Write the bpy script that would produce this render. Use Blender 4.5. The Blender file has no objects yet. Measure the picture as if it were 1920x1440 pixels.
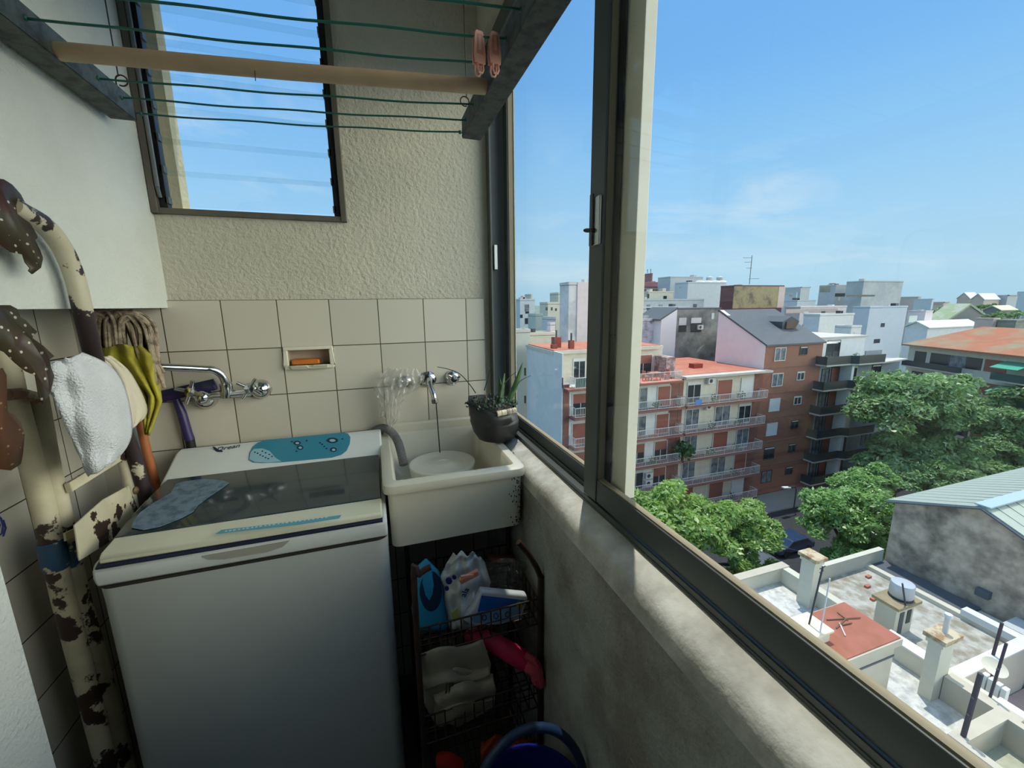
import bpy, bmesh, math, random
import numpy as np
from mathutils import Vector, Matrix
random.seed(7); np.random.seed(7)
SC = bpy.context.scene
COL = SC.collection
H = 1.46                      # eye height above the floor of the laundry
FPX, YAW, PITCH, ROLL = 770.0, .3194, .19117, -.0119
cy, sy, cp, sp = math.cos(YAW), math.sin(YAW), math.cos(PITCH), math.sin(PITCH)
FWD = Vector((sy*cp, cy*cp, -sp)); R0 = Vector((cy, -sy, 0)); U0 = R0.cross(FWD)
cr, sr = math.cos(ROLL), math.sin(ROLL)
RGT = R0*cr + U0*sr; UPV = U0*cr - R0*sr
EYE = Vector((0, 0, H))

def ray(x, y): return FWD + RGT*((x-960)/FPX) + UPV*((720-y)/FPX)
def PX(x, y, v): d = ray(x, y); return EYE + d*(v/d.x)
def PY(x, y, v): d = ray(x, y); return EYE + d*(v/d.y)
def PZ(x, y, v): d = ray(x, y); return EYE + d*((v-H)/d.z)
def PL(x, y, p0, n): d = ray(x, y); return EYE + d*((Vector(p0)-EYE).dot(Vector(n))/d.dot(Vector(n)))

# ------------------------------------------------------------------ camera
cd = bpy.data.cameras.new('camera'); cam = bpy.data.objects.new('camera', cd); COL.objects.link(cam)
cd.sensor_fit = 'HORIZONTAL'; cd.sensor_width = 36; cd.lens = 36*FPX/1920; cd.clip_start = .02; cd.clip_end = 9000
m3 = Matrix((RGT, UPV, -FWD)).transposed()
cam.matrix_world = Matrix.Translation(EYE) @ m3.to_4x4()
SC.camera = cam
SC.view_settings.view_transform = 'Standard'; SC.view_settings.look = 'None'
SC.view_settings.gamma = 1; SC.view_settings.use_curve_mapping = False
SC.view_settings.exposure = 0.0

# ------------------------------------------------------------------ materials
def lin(c): return tuple((v/12.92 if v <= .04045 else ((v+.055)/1.055)**2.4) for v in (k/255 for k in c))
MATS = {}
def mat(name, c, rough=.6, metal=0., var=0., vs=8., bump=0., bs=60., bd=.003, c2=None, lo=.45, hi=.62, trans=0., alpha=1., coat=0., stain=None, spec=.5, obj=True, det=4):
    """procedural principled material; c is sRGB 0-255; c2 = second colour mixed in by noise"""
    if name in MATS: return MATS[name]
    m = bpy.data.materials.new(name); m.use_nodes = True; nt = m.node_tree; N = nt.nodes; L = nt.links
    b = N['Principled BSDF']; b.inputs['Roughness'].default_value = rough; b.inputs['Metallic'].default_value = metal
    b.inputs['Specular IOR Level'].default_value = spec; b.inputs['Coat Weight'].default_value = coat
    b.inputs['Transmission Weight'].default_value = trans; b.inputs['Alpha'].default_value = alpha
    col = (*lin(c), 1); b.inputs['Base Color'].default_value = col
    tc = N.new('ShaderNodeTexCoord')
    last = None
    if var or c2 or bump:
        if c2 is not None:
            nz = N.new('ShaderNodeTexNoise'); nz.inputs['Scale'].default_value = vs; nz.inputs['Detail'].default_value = det; nz.inputs['Roughness'].default_value = .62
            L.new(tc.outputs['Object'], nz.inputs['Vector'])
            r = N.new('ShaderNodeValToRGB'); r.color_ramp.elements[0].position = lo; r.color_ramp.elements[1].position = hi
            r.color_ramp.elements[0].color = col; r.color_ramp.elements[1].color = (*lin(c2), 1)
            L.new(nz.outputs['Fac'], r.inputs['Fac']); last = r.outputs['Color']
        if var:
            nz = N.new('ShaderNodeTexNoise'); nz.inputs['Scale'].default_value = vs*1.7+1; nz.inputs['Detail'].default_value = 5
            L.new(tc.outputs['Object'], nz.inputs['Vector'])
            mx = N.new('ShaderNodeMix'); mx.data_type = 'RGBA'; mx.blend_type = 'MULTIPLY'; mx.inputs['Factor'].default_value = 1
            r = N.new('ShaderNodeValToRGB'); r.color_ramp.elements[0].position = .3; r.color_ramp.elements[1].position = .7
            r.color_ramp.elements[0].color = (1-var, 1-var, 1-var, 1); r.color_ramp.elements[1].color = (1, 1, 1, 1)
            L.new(nz.outputs['Fac'], r.inputs['Fac'])
            if last is None: mx.inputs['A'].default_value = col
            else: L.new(last, mx.inputs['A'])
            L.new(r.outputs['Color'], mx.inputs['B']); last = mx.outputs['Result']
        if last is not None: L.new(last, b.inputs['Base Color'])
        if bump:
            nz = N.new('ShaderNodeTexNoise'); nz.inputs['Scale'].default_value = bs; nz.inputs['Detail'].default_value = 3
            L.new(tc.outputs['Object'], nz.inputs['Vector'])
            bp = N.new('ShaderNodeBump'); bp.inputs['Strength'].default_value = bump; bp.inputs['Distance'].default_value = bd
            L.new(nz.outputs['Fac'], bp.inputs['Height']); L.new(bp.outputs['Normal'], b.inputs['Normal'])
    MATS[name] = m; return m

def tile_mat(name, c, mortar, axis, phase, size=.15, gap=.0032, rough=.25, var=.08):
    m = bpy.data.materials.new(name); m.use_nodes = True; nt = m.node_tree; N = nt.nodes; L = nt.links
    b = N['Principled BSDF']; b.inputs['Roughness'].default_value = rough
    tc = N.new('ShaderNodeTexCoord'); s = N.new('ShaderNodeSeparateXYZ'); cb = N.new('ShaderNodeCombineXYZ')
    L.new(tc.outputs['Object'], s.inputs[0])
    for k, (o, ph) in enumerate(zip(axis, phase)):
        a = N.new('ShaderNodeMath'); a.operation = 'SUBTRACT'; a.inputs[1].default_value = ph-30*size
        L.new(s.outputs[o], a.inputs[0]); L.new(a.outputs[0], cb.inputs[k])
    br = N.new('ShaderNodeTexBrick'); br.offset = 0; br.squash = 1
    br.inputs['Scale'].default_value = 1; br.inputs['Brick Width'].default_value = size; br.inputs['Row Height'].default_value = size
    br.inputs['Mortar Size'].default_value = gap/2; br.inputs['Mortar Smooth'].default_value = .15; br.inputs['Bias'].default_value = 0
    br.inputs['Color1'].default_value = (*lin(c), 1); br.inputs['Color2'].default_value = (*lin([v*(1-var) for v in c]), 1)
    br.inputs['Mortar'].default_value = (*lin(mortar), 1)
    L.new(cb.outputs[0], br.inputs['Vector']); L.new(br.outputs['Color'], b.inputs['Base Color'])
    bp = N.new('ShaderNodeBump'); bp.inputs['Strength'].default_value = .5; bp.inputs['Distance'].default_value = .002; bp.invert = True
    L.new(br.outputs['Fac'], bp.inputs['Height']); L.new(bp.outputs['Normal'], b.inputs['Normal'])
    return m

def brick_mat(name, c1, c2, mortar, axes, scale):
    m = bpy.data.materials.new(name); m.use_nodes = True; nt = m.node_tree; N = nt.nodes; L = nt.links
    b = N['Principled BSDF']; b.inputs['Roughness'].default_value = .85
    tc = N.new('ShaderNodeTexCoord'); s = N.new('ShaderNodeSeparateXYZ'); cb = N.new('ShaderNodeCombineXYZ')
    L.new(tc.outputs['Object'], s.inputs[0])
    for k, o in enumerate(axes): L.new(s.outputs[o], cb.inputs[k])
    br = N.new('ShaderNodeTexBrick'); br.inputs['Scale'].default_value = scale
    br.inputs['Color1'].default_value = (*lin(c1), 1); br.inputs['Color2'].default_value = (*lin(c2), 1); br.inputs['Mortar'].default_value = (*lin(mortar), 1)
    L.new(cb.outputs[0], br.inputs['Vector']); L.new(br.outputs['Color'], b.inputs['Base Color'])
    return m

def glass_mat(name, tint=(1, 1, 1), gloss=.06, dirt=0., rough=0.):
    m = bpy.data.materials.new(name); m.use_nodes = True; nt = m.node_tree; N = nt.nodes; L = nt.links
    N.remove(N['Principled BSDF']); out = N['Material Output']
    t = N.new('ShaderNodeBsdfTransparent'); t.inputs['Color'].default_value = (*tint, 1)
    g = N.new('ShaderNodeBsdfGlossy'); g.inputs['Roughness'].default_value = rough
    lw = N.new('ShaderNodeLayerWeight'); lw.inputs['Blend'].default_value = .5
    pw = N.new('ShaderNodeMath'); pw.operation = 'POWER'; pw.inputs[1].default_value = 4.; L.new(lw.outputs['Facing'], pw.inputs[0])
    ml = N.new('ShaderNodeMath'); ml.operation = 'MULTIPLY_ADD'; ml.inputs[1].default_value = .28*gloss; ml.inputs[2].default_value = .025*gloss
    L.new(pw.outputs[0], ml.inputs[0])
    mx = N.new('ShaderNodeMixShader'); L.new(ml.outputs[0], mx.inputs[0]); L.new(t.outputs[0], mx.inputs[1]); L.new(g.outputs[0], mx.inputs[2])
    last = mx
    if dirt:
        d = N.new('ShaderNodeBsdfDiffuse'); d.inputs['Color'].default_value = (.8, .8, .75, 1)
        tc = N.new('ShaderNodeTexCoord'); nz = N.new('ShaderNodeTexNoise'); nz.inputs['Scale'].default_value = 3.; nz.inputs['Detail'].default_value = 6
        L.new(tc.outputs['Object'], nz.inputs['Vector'])
        k = N.new('ShaderNodeMath'); k.operation = 'MULTIPLY'; k.inputs[1].default_value = dirt; L.new(nz.outputs['Fac'], k.inputs[0])
        m2 = N.new('ShaderNodeMixShader'); L.new(k.outputs[0], m2.inputs[0]); L.new(mx.outputs[0], m2.inputs[1]); L.new(d.outputs[0], m2.inputs[2]); last = m2
    L.new(last.outputs[0], out.inputs['Surface'])
    return m

def film_mat(name, c, amount, gloss=.12):
    """thin translucent plastic film"""
    m = bpy.data.materials.new(name); m.use_nodes = True; nt = m.node_tree; N = nt.nodes; L = nt.links
    N.remove(N['Principled BSDF']); out = N['Material Output']
    t = N.new('ShaderNodeBsdfTransparent'); d = N.new('ShaderNodeBsdfDiffuse'); d.inputs['Color'].default_value = (*lin(c), 1)
    tl = N.new('ShaderNodeBsdfTranslucent'); tl.inputs['Color'].default_value = (*lin(c), 1)
    g = N.new('ShaderNodeBsdfGlossy'); g.inputs['Roughness'].default_value = .18
    a = N.new('ShaderNodeMixShader'); a.inputs[0].default_value = .4; L.new(d.outputs[0], a.inputs[1]); L.new(tl.outputs[0], a.inputs[2])
    b = N.new('ShaderNodeMixShader'); b.inputs[0].default_value = amount; L.new(t.outputs[0], b.inputs[1]); L.new(a.outputs[0], b.inputs[2])
    c_ = N.new('ShaderNodeMixShader'); c_.inputs[0].default_value = gloss; L.new(b.outputs[0], c_.inputs[1]); L.new(g.outputs[0], c_.inputs[2])
    L.new(c_.outputs[0], out.inputs['Surface']); return m

def leaf_mat(name, c1, c2, vs=.6, tr=.35):
    m = bpy.data.materials.new(name); m.use_nodes = True; nt = m.node_tree; N = nt.nodes; L = nt.links
    N.remove(N['Principled BSDF']); out = N['Material Output']
    tc = N.new('ShaderNodeTexCoord'); nz = N.new('ShaderNodeTexNoise'); nz.inputs['Scale'].default_value = vs; nz.inputs['Detail'].default_value = 8; nz.inputs['Roughness'].default_value = .75
    L.new(tc.outputs['Object'], nz.inputs['Vector'])
    r = N.new('ShaderNodeValToRGB'); r.color_ramp.elements[0].position = .35; r.color_ramp.elements[1].position = .65
    r.color_ramp.elements[0].color = (*lin(c1), 1); r.color_ramp.elements[1].color = (*lin(c2), 1); L.new(nz.outputs['Fac'], r.inputs['Fac'])
    d = N.new('ShaderNodeBsdfDiffuse'); t = N.new('ShaderNodeBsdfTranslucent'); g = N.new('ShaderNodeBsdfGlossy'); g.inputs['Roughness'].default_value = .4
    L.new(r.outputs[0], d.inputs[0]); L.new(r.outputs[0], t.inputs[0])
    a = N.new('ShaderNodeMixShader'); a.inputs[0].default_value = tr; L.new(d.outputs[0], a.inputs[1]); L.new(t.outputs[0], a.inputs[2])
    b = N.new('ShaderNodeMixShader'); b.inputs[0].default_value = .05; L.new(a.outputs[0], b.inputs[1]); L.new(g.outputs[0], b.inputs[2])
    L.new(b.outputs[0], out.inputs['Surface']); return m

# ------------------------------------------------------------------ mesh helpers
def V(*a): return Vector(a)
def worldloc(o):
    p = Vector((0, 0, 0))
    while o is not None: p = p + o.location; o = o.parent
    return p
def tag(o, label=None, cat=None, group=None, kind=None):
    if label: o['label'] = label
    if cat: o['category'] = cat
    if group: o['group'] = group
    if kind: o['kind'] = kind
    return o
def thing(name, label, cat, loc=(0, 0, 0), group=None):
    o = bpy.data.objects.new(name, None); COL.objects.link(o); o.location = Vector(loc); o.empty_display_size = .05
    return tag(o, label, cat, group)

class MB:
    def __init__(s): s.v = []; s.f = []
    def add(s, vs, fs):
        k = len(s.v); s.v += [Vector(p) for p in vs]; s.f += [tuple(i+k for i in f) for f in fs]; return s
    def box(s, x0, x1, y0, y1, z0, z1):
        return s.add([(x0, y0, z0), (x1, y0, z0), (x1, y1, z0), (x0, y1, z0), (x0, y0, z1), (x1, y0, z1), (x1, y1, z1), (x0, y1, z1)],
                     [(0, 3, 2, 1), (4, 5, 6, 7), (0, 1, 5, 4), (1, 2, 6, 5), (2, 3, 7, 6), (3, 0, 4, 7)])
    def hexa(s, b, t):
        """four bottom points, four top points"""
        return s.add(list(b)+list(t), [(0, 3, 2, 1), (4, 5, 6, 7), (0, 1, 5, 4), (1, 2, 6, 5), (2, 3, 7, 6), (3, 0, 4, 7)])
    def prism(s, pts, d):
        n = len(pts); d = Vector(d); pts = [Vector(p) for p in pts]
        return s.add(pts+[p+d for p in pts], [tuple(range(n))[::-1], tuple(range(n, 2*n))]+[(i, (i+1) % n, n+(i+1) % n, n+i) for i in range(n)])
    def bar(s, a, b, w, h, up=(0, 0, 1)):
        a, b = Vector(a), Vector(b); d = (b-a).normalized(); up = Vector(up)
        if abs(d.dot(up)) > .98: up = Vector((0, 1, 0))
        x = d.cross(up).normalized()*w/2; u = x.cross(d).normalized()*h/2
        return s.prism([a-x-u, a+x-u, a+x+u, a-x+u], b-a)
    def tube(s, pts, r, n=8, close=False, caps=True):
        pts = [Vector(p) for p in pts]; m = len(pts); rs = r if isinstance(r, (list, tuple)) else [r]*m
        T = []
        for i in range(m):
            a = pts[i-1] if (i > 0 or close) else pts[0]; b = pts[(i+1) % m] if (i < m-1 or close) else pts[-1]
            T.append((b-a).normalized())
        up = Vector((0, 0, 1)) if abs(T[0].z) < .9 else Vector((0, 1, 0))
        u = (up-T[0]*up.dot(T[0])).normalized(); vs = []
        for i in range(m):
            u = u-T[i]*u.dot(T[i]); u = u.normalized() if u.length > 1e-6 else T[i].orthogonal().normalized()
            w = T[i].cross(u)
            for k in range(n):
                a = 2*math.pi*k/n; vs.append(pts[i]+(u*math.cos(a)+w*math.sin(a))*rs[i])
        fs = []
        for i in range(m if close else m-1):
            for k in range(n):
                a = i*n+k; b = i*n+(k+1) % n; c = ((i+1) % m)*n+(k+1) % n; d = ((i+1) % m)*n+k; fs.append((a, b, c, d))
        if caps and not close: fs += [tuple(range(n))[::-1], tuple(range((m-1)*n, m*n))]
        return s.add(vs, fs)
    def lathe(s, prof, c, axis=(0, 0, 1), n=24, sx=1., sy=1., close=False):
        c = Vector(c); ax = Vector(axis).normalized(); q = Vector((0, 0, 1)).rotation_difference(ax)
        vs = []; m = len(prof)
        for r, z in prof:
            for k in range(n):
                a = 2*math.pi*k/n; vs.append(c+q @ Vector((r*math.cos(a)*sx, r*math.sin(a)*sy, z)))
        fs = [(i*n+k, i*n+(k+1) % n, (i+1)*n+(k+1) % n, (i+1)*n+k) for i in range(m-1) for k in range(n)]
        if close: fs += [((m-1)*n+k, (m-1)*n+(k+1) % n, (k+1) % n, k) for k in range(n)]
        else:
            if prof[0][0] > 1e-5: fs.append(tuple(range(n))[::-1])
            if prof[-1][0] > 1e-5: fs.append(tuple(range((m-1)*n, m*n)))
        return s.add(vs, fs)
    def ball(s, c, r, n=10, sc=(1, 1, 1)):
        c = Vector(c); vs = []; fs = []; m = max(4, n//2+1)
        for i in range(m+1):
            th = math.pi*i/m
            for k in range(n):
                a = 2*math.pi*k/n; vs.append(c+Vector((math.sin(th)*math.cos(a)*sc[0], math.sin(th)*math.sin(a)*sc[1], math.cos(th)*sc[2]))*r)
        for i in range(m):
            for k in range(n): fs.append((i*n+k, (i+1)*n+k, (i+1)*n+(k+1) % n, i*n+(k+1) % n))
        return s.add(vs, fs)
    def grid(s, fn, nu, nv):
        vs = [fn(i/nu, j/nv) for j in range(nv+1) for i in range(nu+1)]
        return s.add(vs, [(j*(nu+1)+i, j*(nu+1)+i+1, (j+1)*(nu+1)+i+1, (j+1)*(nu+1)+i) for j in range(nv) for i in range(nu)])
    def build(s, name, m, parent=None, smooth=False, bevel=0., seg=2, solid=0., sub=0, auto=True, **t):
        me = bpy.data.meshes.new(name); off = worldloc(parent) if parent else Vector((0, 0, 0))
        me.from_pydata([tuple(p-off) for p in s.v], [], s.f)
        bm = bmesh.new(); bm.from_mesh(me); bmesh.ops.remove_doubles(bm, verts=bm.verts, dist=1e-6)
        if solid == 0: bmesh.ops.recalc_face_normals(bm, faces=bm.faces)
        bm.to_mesh(me); bm.free()
        o = bpy.data.objects.new(name, me); COL.objects.link(o)
        if parent: o.parent = parent
        me.materials.append(m)
        if smooth:
            me.polygons.foreach_set('use_smooth', [True]*len(me.polygons))
            if auto and not sub:
                try: me.set_sharp_from_angle(angle=math.radians(40))
                except Exception: pass
        if solid: md = o.modifiers.new('solid', 'SOLIDIFY'); md.thickness = solid; md.offset = 0
        if sub: md = o.modifiers.new('sub', 'SUBSURF'); md.levels = sub; md.render_levels = sub
        if bevel: md = o.modifiers.new('bevel', 'BEVEL'); md.width = bevel; md.segments = seg; md.limit_method = 'ANGLE'; md.angle_limit = math.radians(35)
        if t: tag(o, **t)
        return o

def smoothpath(pts, k=6):
    pts = [Vector(p) for p in pts]; out = []
    for i in range(len(pts)-1):
        p0 = pts[max(i-1, 0)]; p1 = pts[i]; p2 = pts[i+1]; p3 = pts[min(i+2, len(pts)-1)]
        for j in range(k):
            t = j/k; out.append(.5*((2*p1)+(p2-p0)*t+(2*p0-5*p1+4*p2-p3)*t*t+(3*p1-p0-3*p2+p3)*t**3))
    return out+[pts[-1]]
def lerp_line(pts, t):
    """point at fraction t of a polyline by index"""
    x = t*(len(pts)-1); i = min(int(x), len(pts)-2); f = x-i
    return Vector(pts[i])*(1-f)+Vector(pts[i+1])*f
def panel_with_holes(mb, u0, u1, w0, w1, holes, fn):
    us = sorted({u0, u1} | {v for h in holes for v in (h[0], h[1])}); ws = sorted({w0, w1} | {v for h in holes for v in (h[2], h[3])})
    for i in range(len(us)-1):
        for j in range(len(ws)-1):
            cu, cw = (us[i]+us[i+1])/2, (ws[j]+ws[j+1])/2
            if any(h[0] < cu < h[1] and h[2] < cw < h[3] for h in holes): continue
            fn(mb, us[i], us[i+1], ws[j], ws[j+1])
    return mb
def text_part(txt, size, origin, xdir, ydir, m, parent, name='lettering', thick=.0006, shear=0.):
    cu = bpy.data.curves.new(name, 'FONT'); cu.body = txt; cu.size = size; cu.extrude = thick; cu.shear = shear; cu.align_x = 'LEFT'
    to = bpy.data.objects.new(name, cu); COL.objects.link(to); dg = bpy.context.evaluated_depsgraph_get(); dg.update()
    me = bpy.data.meshes.new_from_object(to.evaluated_get(dg)); COL.objects.unlink(to); bpy.data.objects.remove(to)
    x = Vector(xdir).normalized(); y = Vector(ydir).normalized(); z = x.cross(y)
    off = worldloc(parent)
    for v in me.vertices: c = v.co.copy(); v.co = Vector(origin)+x*c.x+y*c.y+z*c.z-off
    me.materials.clear(); me.materials.append(m)
    o = bpy.data.objects.new(name, me); COL.objects.link(o); o.parent = parent; return o
# ------------------------------------------------------------------ sky and sun
w = bpy.data.worlds.new('sky'); SC.world = w; w.use_nodes = True; nt = w.node_tree; N = nt.nodes; L = nt.links
bg = N['Background']; tc = N.new('ShaderNodeTexCoord'); sp_ = N.new('ShaderNodeSeparateXYZ'); L.new(tc.outputs['Generated'], sp_.inputs[0])
rp = N.new('ShaderNodeValToRGB'); L.new(sp_.outputs['Z'], rp.inputs['Fac']); E = rp.color_ramp.elements
stops = [(0.0, (178, 218, 242)), (.06, (186, 225, 248)), (.17, (168, 217, 253)), (.30, (146, 205, 254)), (.42, (126, 190, 252)), (.56, (118, 182, 250)), (1., (118, 182, 250))]
E[0].position, E[1].position = 0, 1
for p_, c_ in stops[1:-1]: E.new(p_)
for e_, (p_, c_) in zip(sorted(E, key=lambda e: e.position), stops): e_.position = p_; e_.color = (*lin(c_), 1)
# thin high cloud
mp = N.new('ShaderNodeMapping'); mp.inputs['Scale'].default_value = (1.6, 1.6, 7.); mp.inputs['Rotation'].default_value = (.12, -.1, .3); L.new(tc.outputs['Generated'], mp.inputs['Vector'])
nz = N.new('ShaderNodeTexNoise'); nz.inputs['Scale'].default_value = 2.1; nz.inputs['Detail'].default_value = 7; nz.inputs['Roughness'].default_value = .6; nz.inputs['Distortion'].default_value = .8
L.new(mp.outputs[0], nz.inputs['Vector'])
cr_ = N.new('ShaderNodeValToRGB'); cr_.color_ramp.elements[0].position = .5; cr_.color_ramp.elements[1].position = .85
cr_.color_ramp.elements[0].color = (0, 0, 0, 1); cr_.color_ramp.elements[1].color = (.6, .6, .6, 1); L.new(nz.outputs['Fac'], cr_.inputs['Fac'])
mx = N.new('ShaderNodeMix'); mx.data_type = 'RGBA'; cz_ = N.new('ShaderNodeMapRange'); cz_.inputs[1].default_value = .36; cz_.inputs[2].default_value = .24; L.new(sp_.outputs['Z'], cz_.inputs[0])
cx2 = N.new('ShaderNodeMapRange'); cx2.inputs[1].default_value = .2; cx2.inputs[2].default_value = .0; L.new(sp_.outputs['X'], cx2.inputs[0])
cm_ = N.new('ShaderNodeMath'); cm_.operation = 'MAXIMUM'; L.new(cz_.outputs[0], cm_.inputs[0]); L.new(cx2.outputs[0], cm_.inputs[1])
cf_ = N.new('ShaderNodeMath'); cf_.operation = 'MULTIPLY'; L.new(cr_.outputs['Color'], cf_.inputs[0]); L.new(cm_.outputs[0], cf_.inputs[1])
L.new(cf_.outputs[0], mx.inputs['Factor']); L.new(rp.outputs['Color'], mx.inputs['A']); mx.inputs['B'].default_value = (.82, .92, 1., 1)
# warm glow added out of view, overhead and window-side, to light the room
def mrange(sock, a, b, lo, hi):
    r = N.new('ShaderNodeMapRange'); r.interpolation_type = 'SMOOTHSTEP'; r.inputs[1].default_value = a; r.inputs[2].default_value = b; r.inputs[3].default_value = lo; r.inputs[4].default_value = hi
    L.new(sock, r.inputs[0]); return r.outputs[0]
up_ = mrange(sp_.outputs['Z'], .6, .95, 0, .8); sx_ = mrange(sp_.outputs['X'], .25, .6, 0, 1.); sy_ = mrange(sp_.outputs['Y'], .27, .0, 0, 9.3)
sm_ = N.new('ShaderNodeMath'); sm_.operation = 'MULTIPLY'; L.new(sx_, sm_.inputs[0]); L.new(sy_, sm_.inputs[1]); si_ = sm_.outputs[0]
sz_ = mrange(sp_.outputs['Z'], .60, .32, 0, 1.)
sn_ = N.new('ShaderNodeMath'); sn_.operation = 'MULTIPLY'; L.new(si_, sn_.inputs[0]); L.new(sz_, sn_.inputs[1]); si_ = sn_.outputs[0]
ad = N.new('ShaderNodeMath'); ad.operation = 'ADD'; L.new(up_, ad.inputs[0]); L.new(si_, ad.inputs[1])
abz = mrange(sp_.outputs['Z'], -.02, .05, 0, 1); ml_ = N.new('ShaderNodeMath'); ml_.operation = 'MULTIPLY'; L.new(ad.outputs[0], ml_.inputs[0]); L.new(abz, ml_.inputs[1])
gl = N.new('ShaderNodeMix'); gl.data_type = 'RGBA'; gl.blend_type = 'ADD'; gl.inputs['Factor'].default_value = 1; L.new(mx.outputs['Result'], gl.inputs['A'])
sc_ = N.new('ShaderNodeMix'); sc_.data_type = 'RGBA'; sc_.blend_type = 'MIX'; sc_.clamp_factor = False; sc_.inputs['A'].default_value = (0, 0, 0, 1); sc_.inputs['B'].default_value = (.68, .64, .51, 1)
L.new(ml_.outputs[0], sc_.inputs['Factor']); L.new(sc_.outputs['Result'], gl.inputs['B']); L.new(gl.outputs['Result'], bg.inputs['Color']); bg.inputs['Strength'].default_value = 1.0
sl = bpy.data.lights.new('sun', 'SUN'); sl.energy = 3.7; sl.angle = math.radians(.6); sl.color = (1., .96, .88)
so = bpy.data.objects.new('sun', sl); COL.objects.link(so); so.rotation_euler = Vector((.15, .23, 1)).to_track_quat('Z', 'Y').to_euler(); so.location = (0, 0, 40)

# ------------------------------------------------------------------ room materials
m_plaster = mat('rough_cream_plaster', (205, 200, 182), .9, var=.10, vs=3, bump=.9, bs=95, bd=.006)
m_plaster_w = mat('rough_white_plaster', (218, 221, 214), .9, var=.10, vs=3., bump=.8, bs=130, bd=.005)
m_plaster_d = mat('worn_grey_plaster', (186, 188, 178), .9, c2=(152, 146, 136), vs=5, lo=.42, hi=.62, var=.22, bump=.7, bs=120, bd=.004)
m_tile = tile_mat('cream_tile_back', (214, 208, 192), (84, 76, 58), (0, 2), (-.584, 1.4836))
m_tile_l = tile_mat('cream_tile_left', (206, 203, 192), (70, 64, 52), (1, 2), (1.491, 1.4836))
m_floor = tile_mat('dark_floor_tile', (112, 104, 94), (60, 54, 48), (0, 1), (0, 0), .2)
m_alu = mat('dark_aluminium', (94, 99, 97), .5, .25, var=.12, vs=5)
m_alu_d = mat('blackened_aluminium', (40, 42, 44), .5, .5)
m_alu_l = mat('bare_aluminium', (206, 205, 198), .3, .9)
m_alu_lit = mat('lit_tone_aluminium', (234, 228, 206), .55, .0, var=.08, vs=6)
m_brown = mat('dark_bronze_frame', (112, 106, 96), .5, .3, var=.2, vs=12)
m_glass = glass_mat('window_glass', (.97, .985, .98), 1.0, .008)
m_louvre = glass_mat('louvre_glass', (.95, .975, .98), 1.3, .02)
m_chrome = mat('chrome', (205, 205, 205), .12, 1.)
m_black = mat('black_rubber', (22, 22, 24), .6)

# ------------------------------------------------------------------ setting
MB().box(-.95, .52, -1.3, 1.6, -.12, 0).build('floor', m_floor, kind='structure')
MB().box(-.95, .50, -1.3, 1.6, 2.46, 2.6).build('ceiling', m_plaster_w, kind='structure')
WB = 1.478
soap = (-.276, -.139, 1.268, 1.330)
b = MB(); panel_with_holes(b, -.79, .505, 0, 2.46, [(-.565, -.058, 1.722, 2.40), soap], lambda q, a, c, d, e: q.box(a, c, WB, WB+.12, d, e))
b.build('wall_back', m_plaster, kind='structure')
b = MB(); panel_with_holes(b, -.79, .382, 0, 1.4836, [soap], lambda q, a, c, d, e: q.box(a, c, 1.47, WB, d, e))
b.build('wall_back_tiles', m_tile, kind='structure')
b = MB().box(-.95, -.566, .1, 1.59, 1.462, 2.46)
MB().box(-.95, -.566, -1.3, .1, 0, 2.46).build('wall_left_rear', mat('dim_rear_plaster', (192, 188, 178), .9, var=.1, vs=3), kind='structure')
b.build('wall_left_bulkhead', m_plaster_w, kind='structure')
MB().box(-.95, -.566, .1, .78, 0, 1.462).build('wall_left', m_plaster_w, kind='structure')
MB().box(-.95, -.79, .78, 1.59, 0, 1.462).build('wall_left_tiles', m_tile_l, kind='structure')
MB().box(-.95, .52, -1.42, -1.3, -.12, 2.6).build('wall_rear', mat('dim_rear_plaster', (192, 188, 178), .9, var=.1, vs=3), kind='structure')
MB().box(.385, .52, -1.3, -.22, 1.0, 2.46).build('wall_right_rear', m_plaster, kind='structure')
dr = MB().box(-.50, .30, -1.3, -1.255, 0, 2.05).build('door_1', mat('cream_painted_door', (196, 190, 176), .5, var=.08, vs=4), kind='structure', bevel=.004)
MB().ball((.22, -1.235, 1.0), .025, 12).build('door_handle', m_chrome, dr, smooth=True)
# low wall under the window, its sill rounded
prof = [(.372, 0), (.372, .965), (.374, .985), (.379, .998), (.388, 1.007), (.402, 1.013), (.422, 1.018), (.52, 1.018), (.52, 0)]
MB().prism([(x, -1.3, z) for x, z in prof], (0, 2.78, 0)).build('wall_right', m_plaster_d, smooth=True, kind='structure')
m_sill = mat('worn_cement_sill', (222, 220, 208), .85, c2=(176, 172, 160), vs=9, lo=.4, hi=.66, var=.15, bump=.5, bs=90, bd=.003)
sp2 = [(.3715, .957), (.3735, .985), (.3785, .9985), (.3875, 1.0075), (.402, 1.0138), (.422, 1.0188), (.434, 1.019)]
MB().grid(lambda u, v: V(lerp_line([(x, 0, z) for x, z in sp2], u).x-.0004, -1.3+v*2.77, lerp_line([(x, 0, z) for x, z in sp2], u).z+.0006+.0012*math.sin(v*47)*math.sin(v*19)), 12, 60).build('trim_1', m_sill, smooth=True, auto=False, kind='structure')
MB().box(.385, .50, -1.3, 1.478, 2.285, 2.46).build('wall_right_lintel', m_plaster, kind='structure')
# outside wall beyond the window; unseen slab added to block sun at the louvre
m_ext = mat('beige_outside_render', (232, 216, 176), .9, var=.15, vs=8, bump=.6, bs=60, bd=.006)
MB().box(.462, .508, 1.478, 1.62, -3, 2.9).build('wall_outside', m_ext, kind='structure')
MB().box(-.95, .505, 1.6, 1.76, 2.52, 2.7).build('added_sun_block_slab', m_ext, kind='structure')
MB().box(-.70, -.535, 1.6, 1.66, -3, 2.52).build('wall_outside_pier', m_ext, kind='structure')

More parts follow.
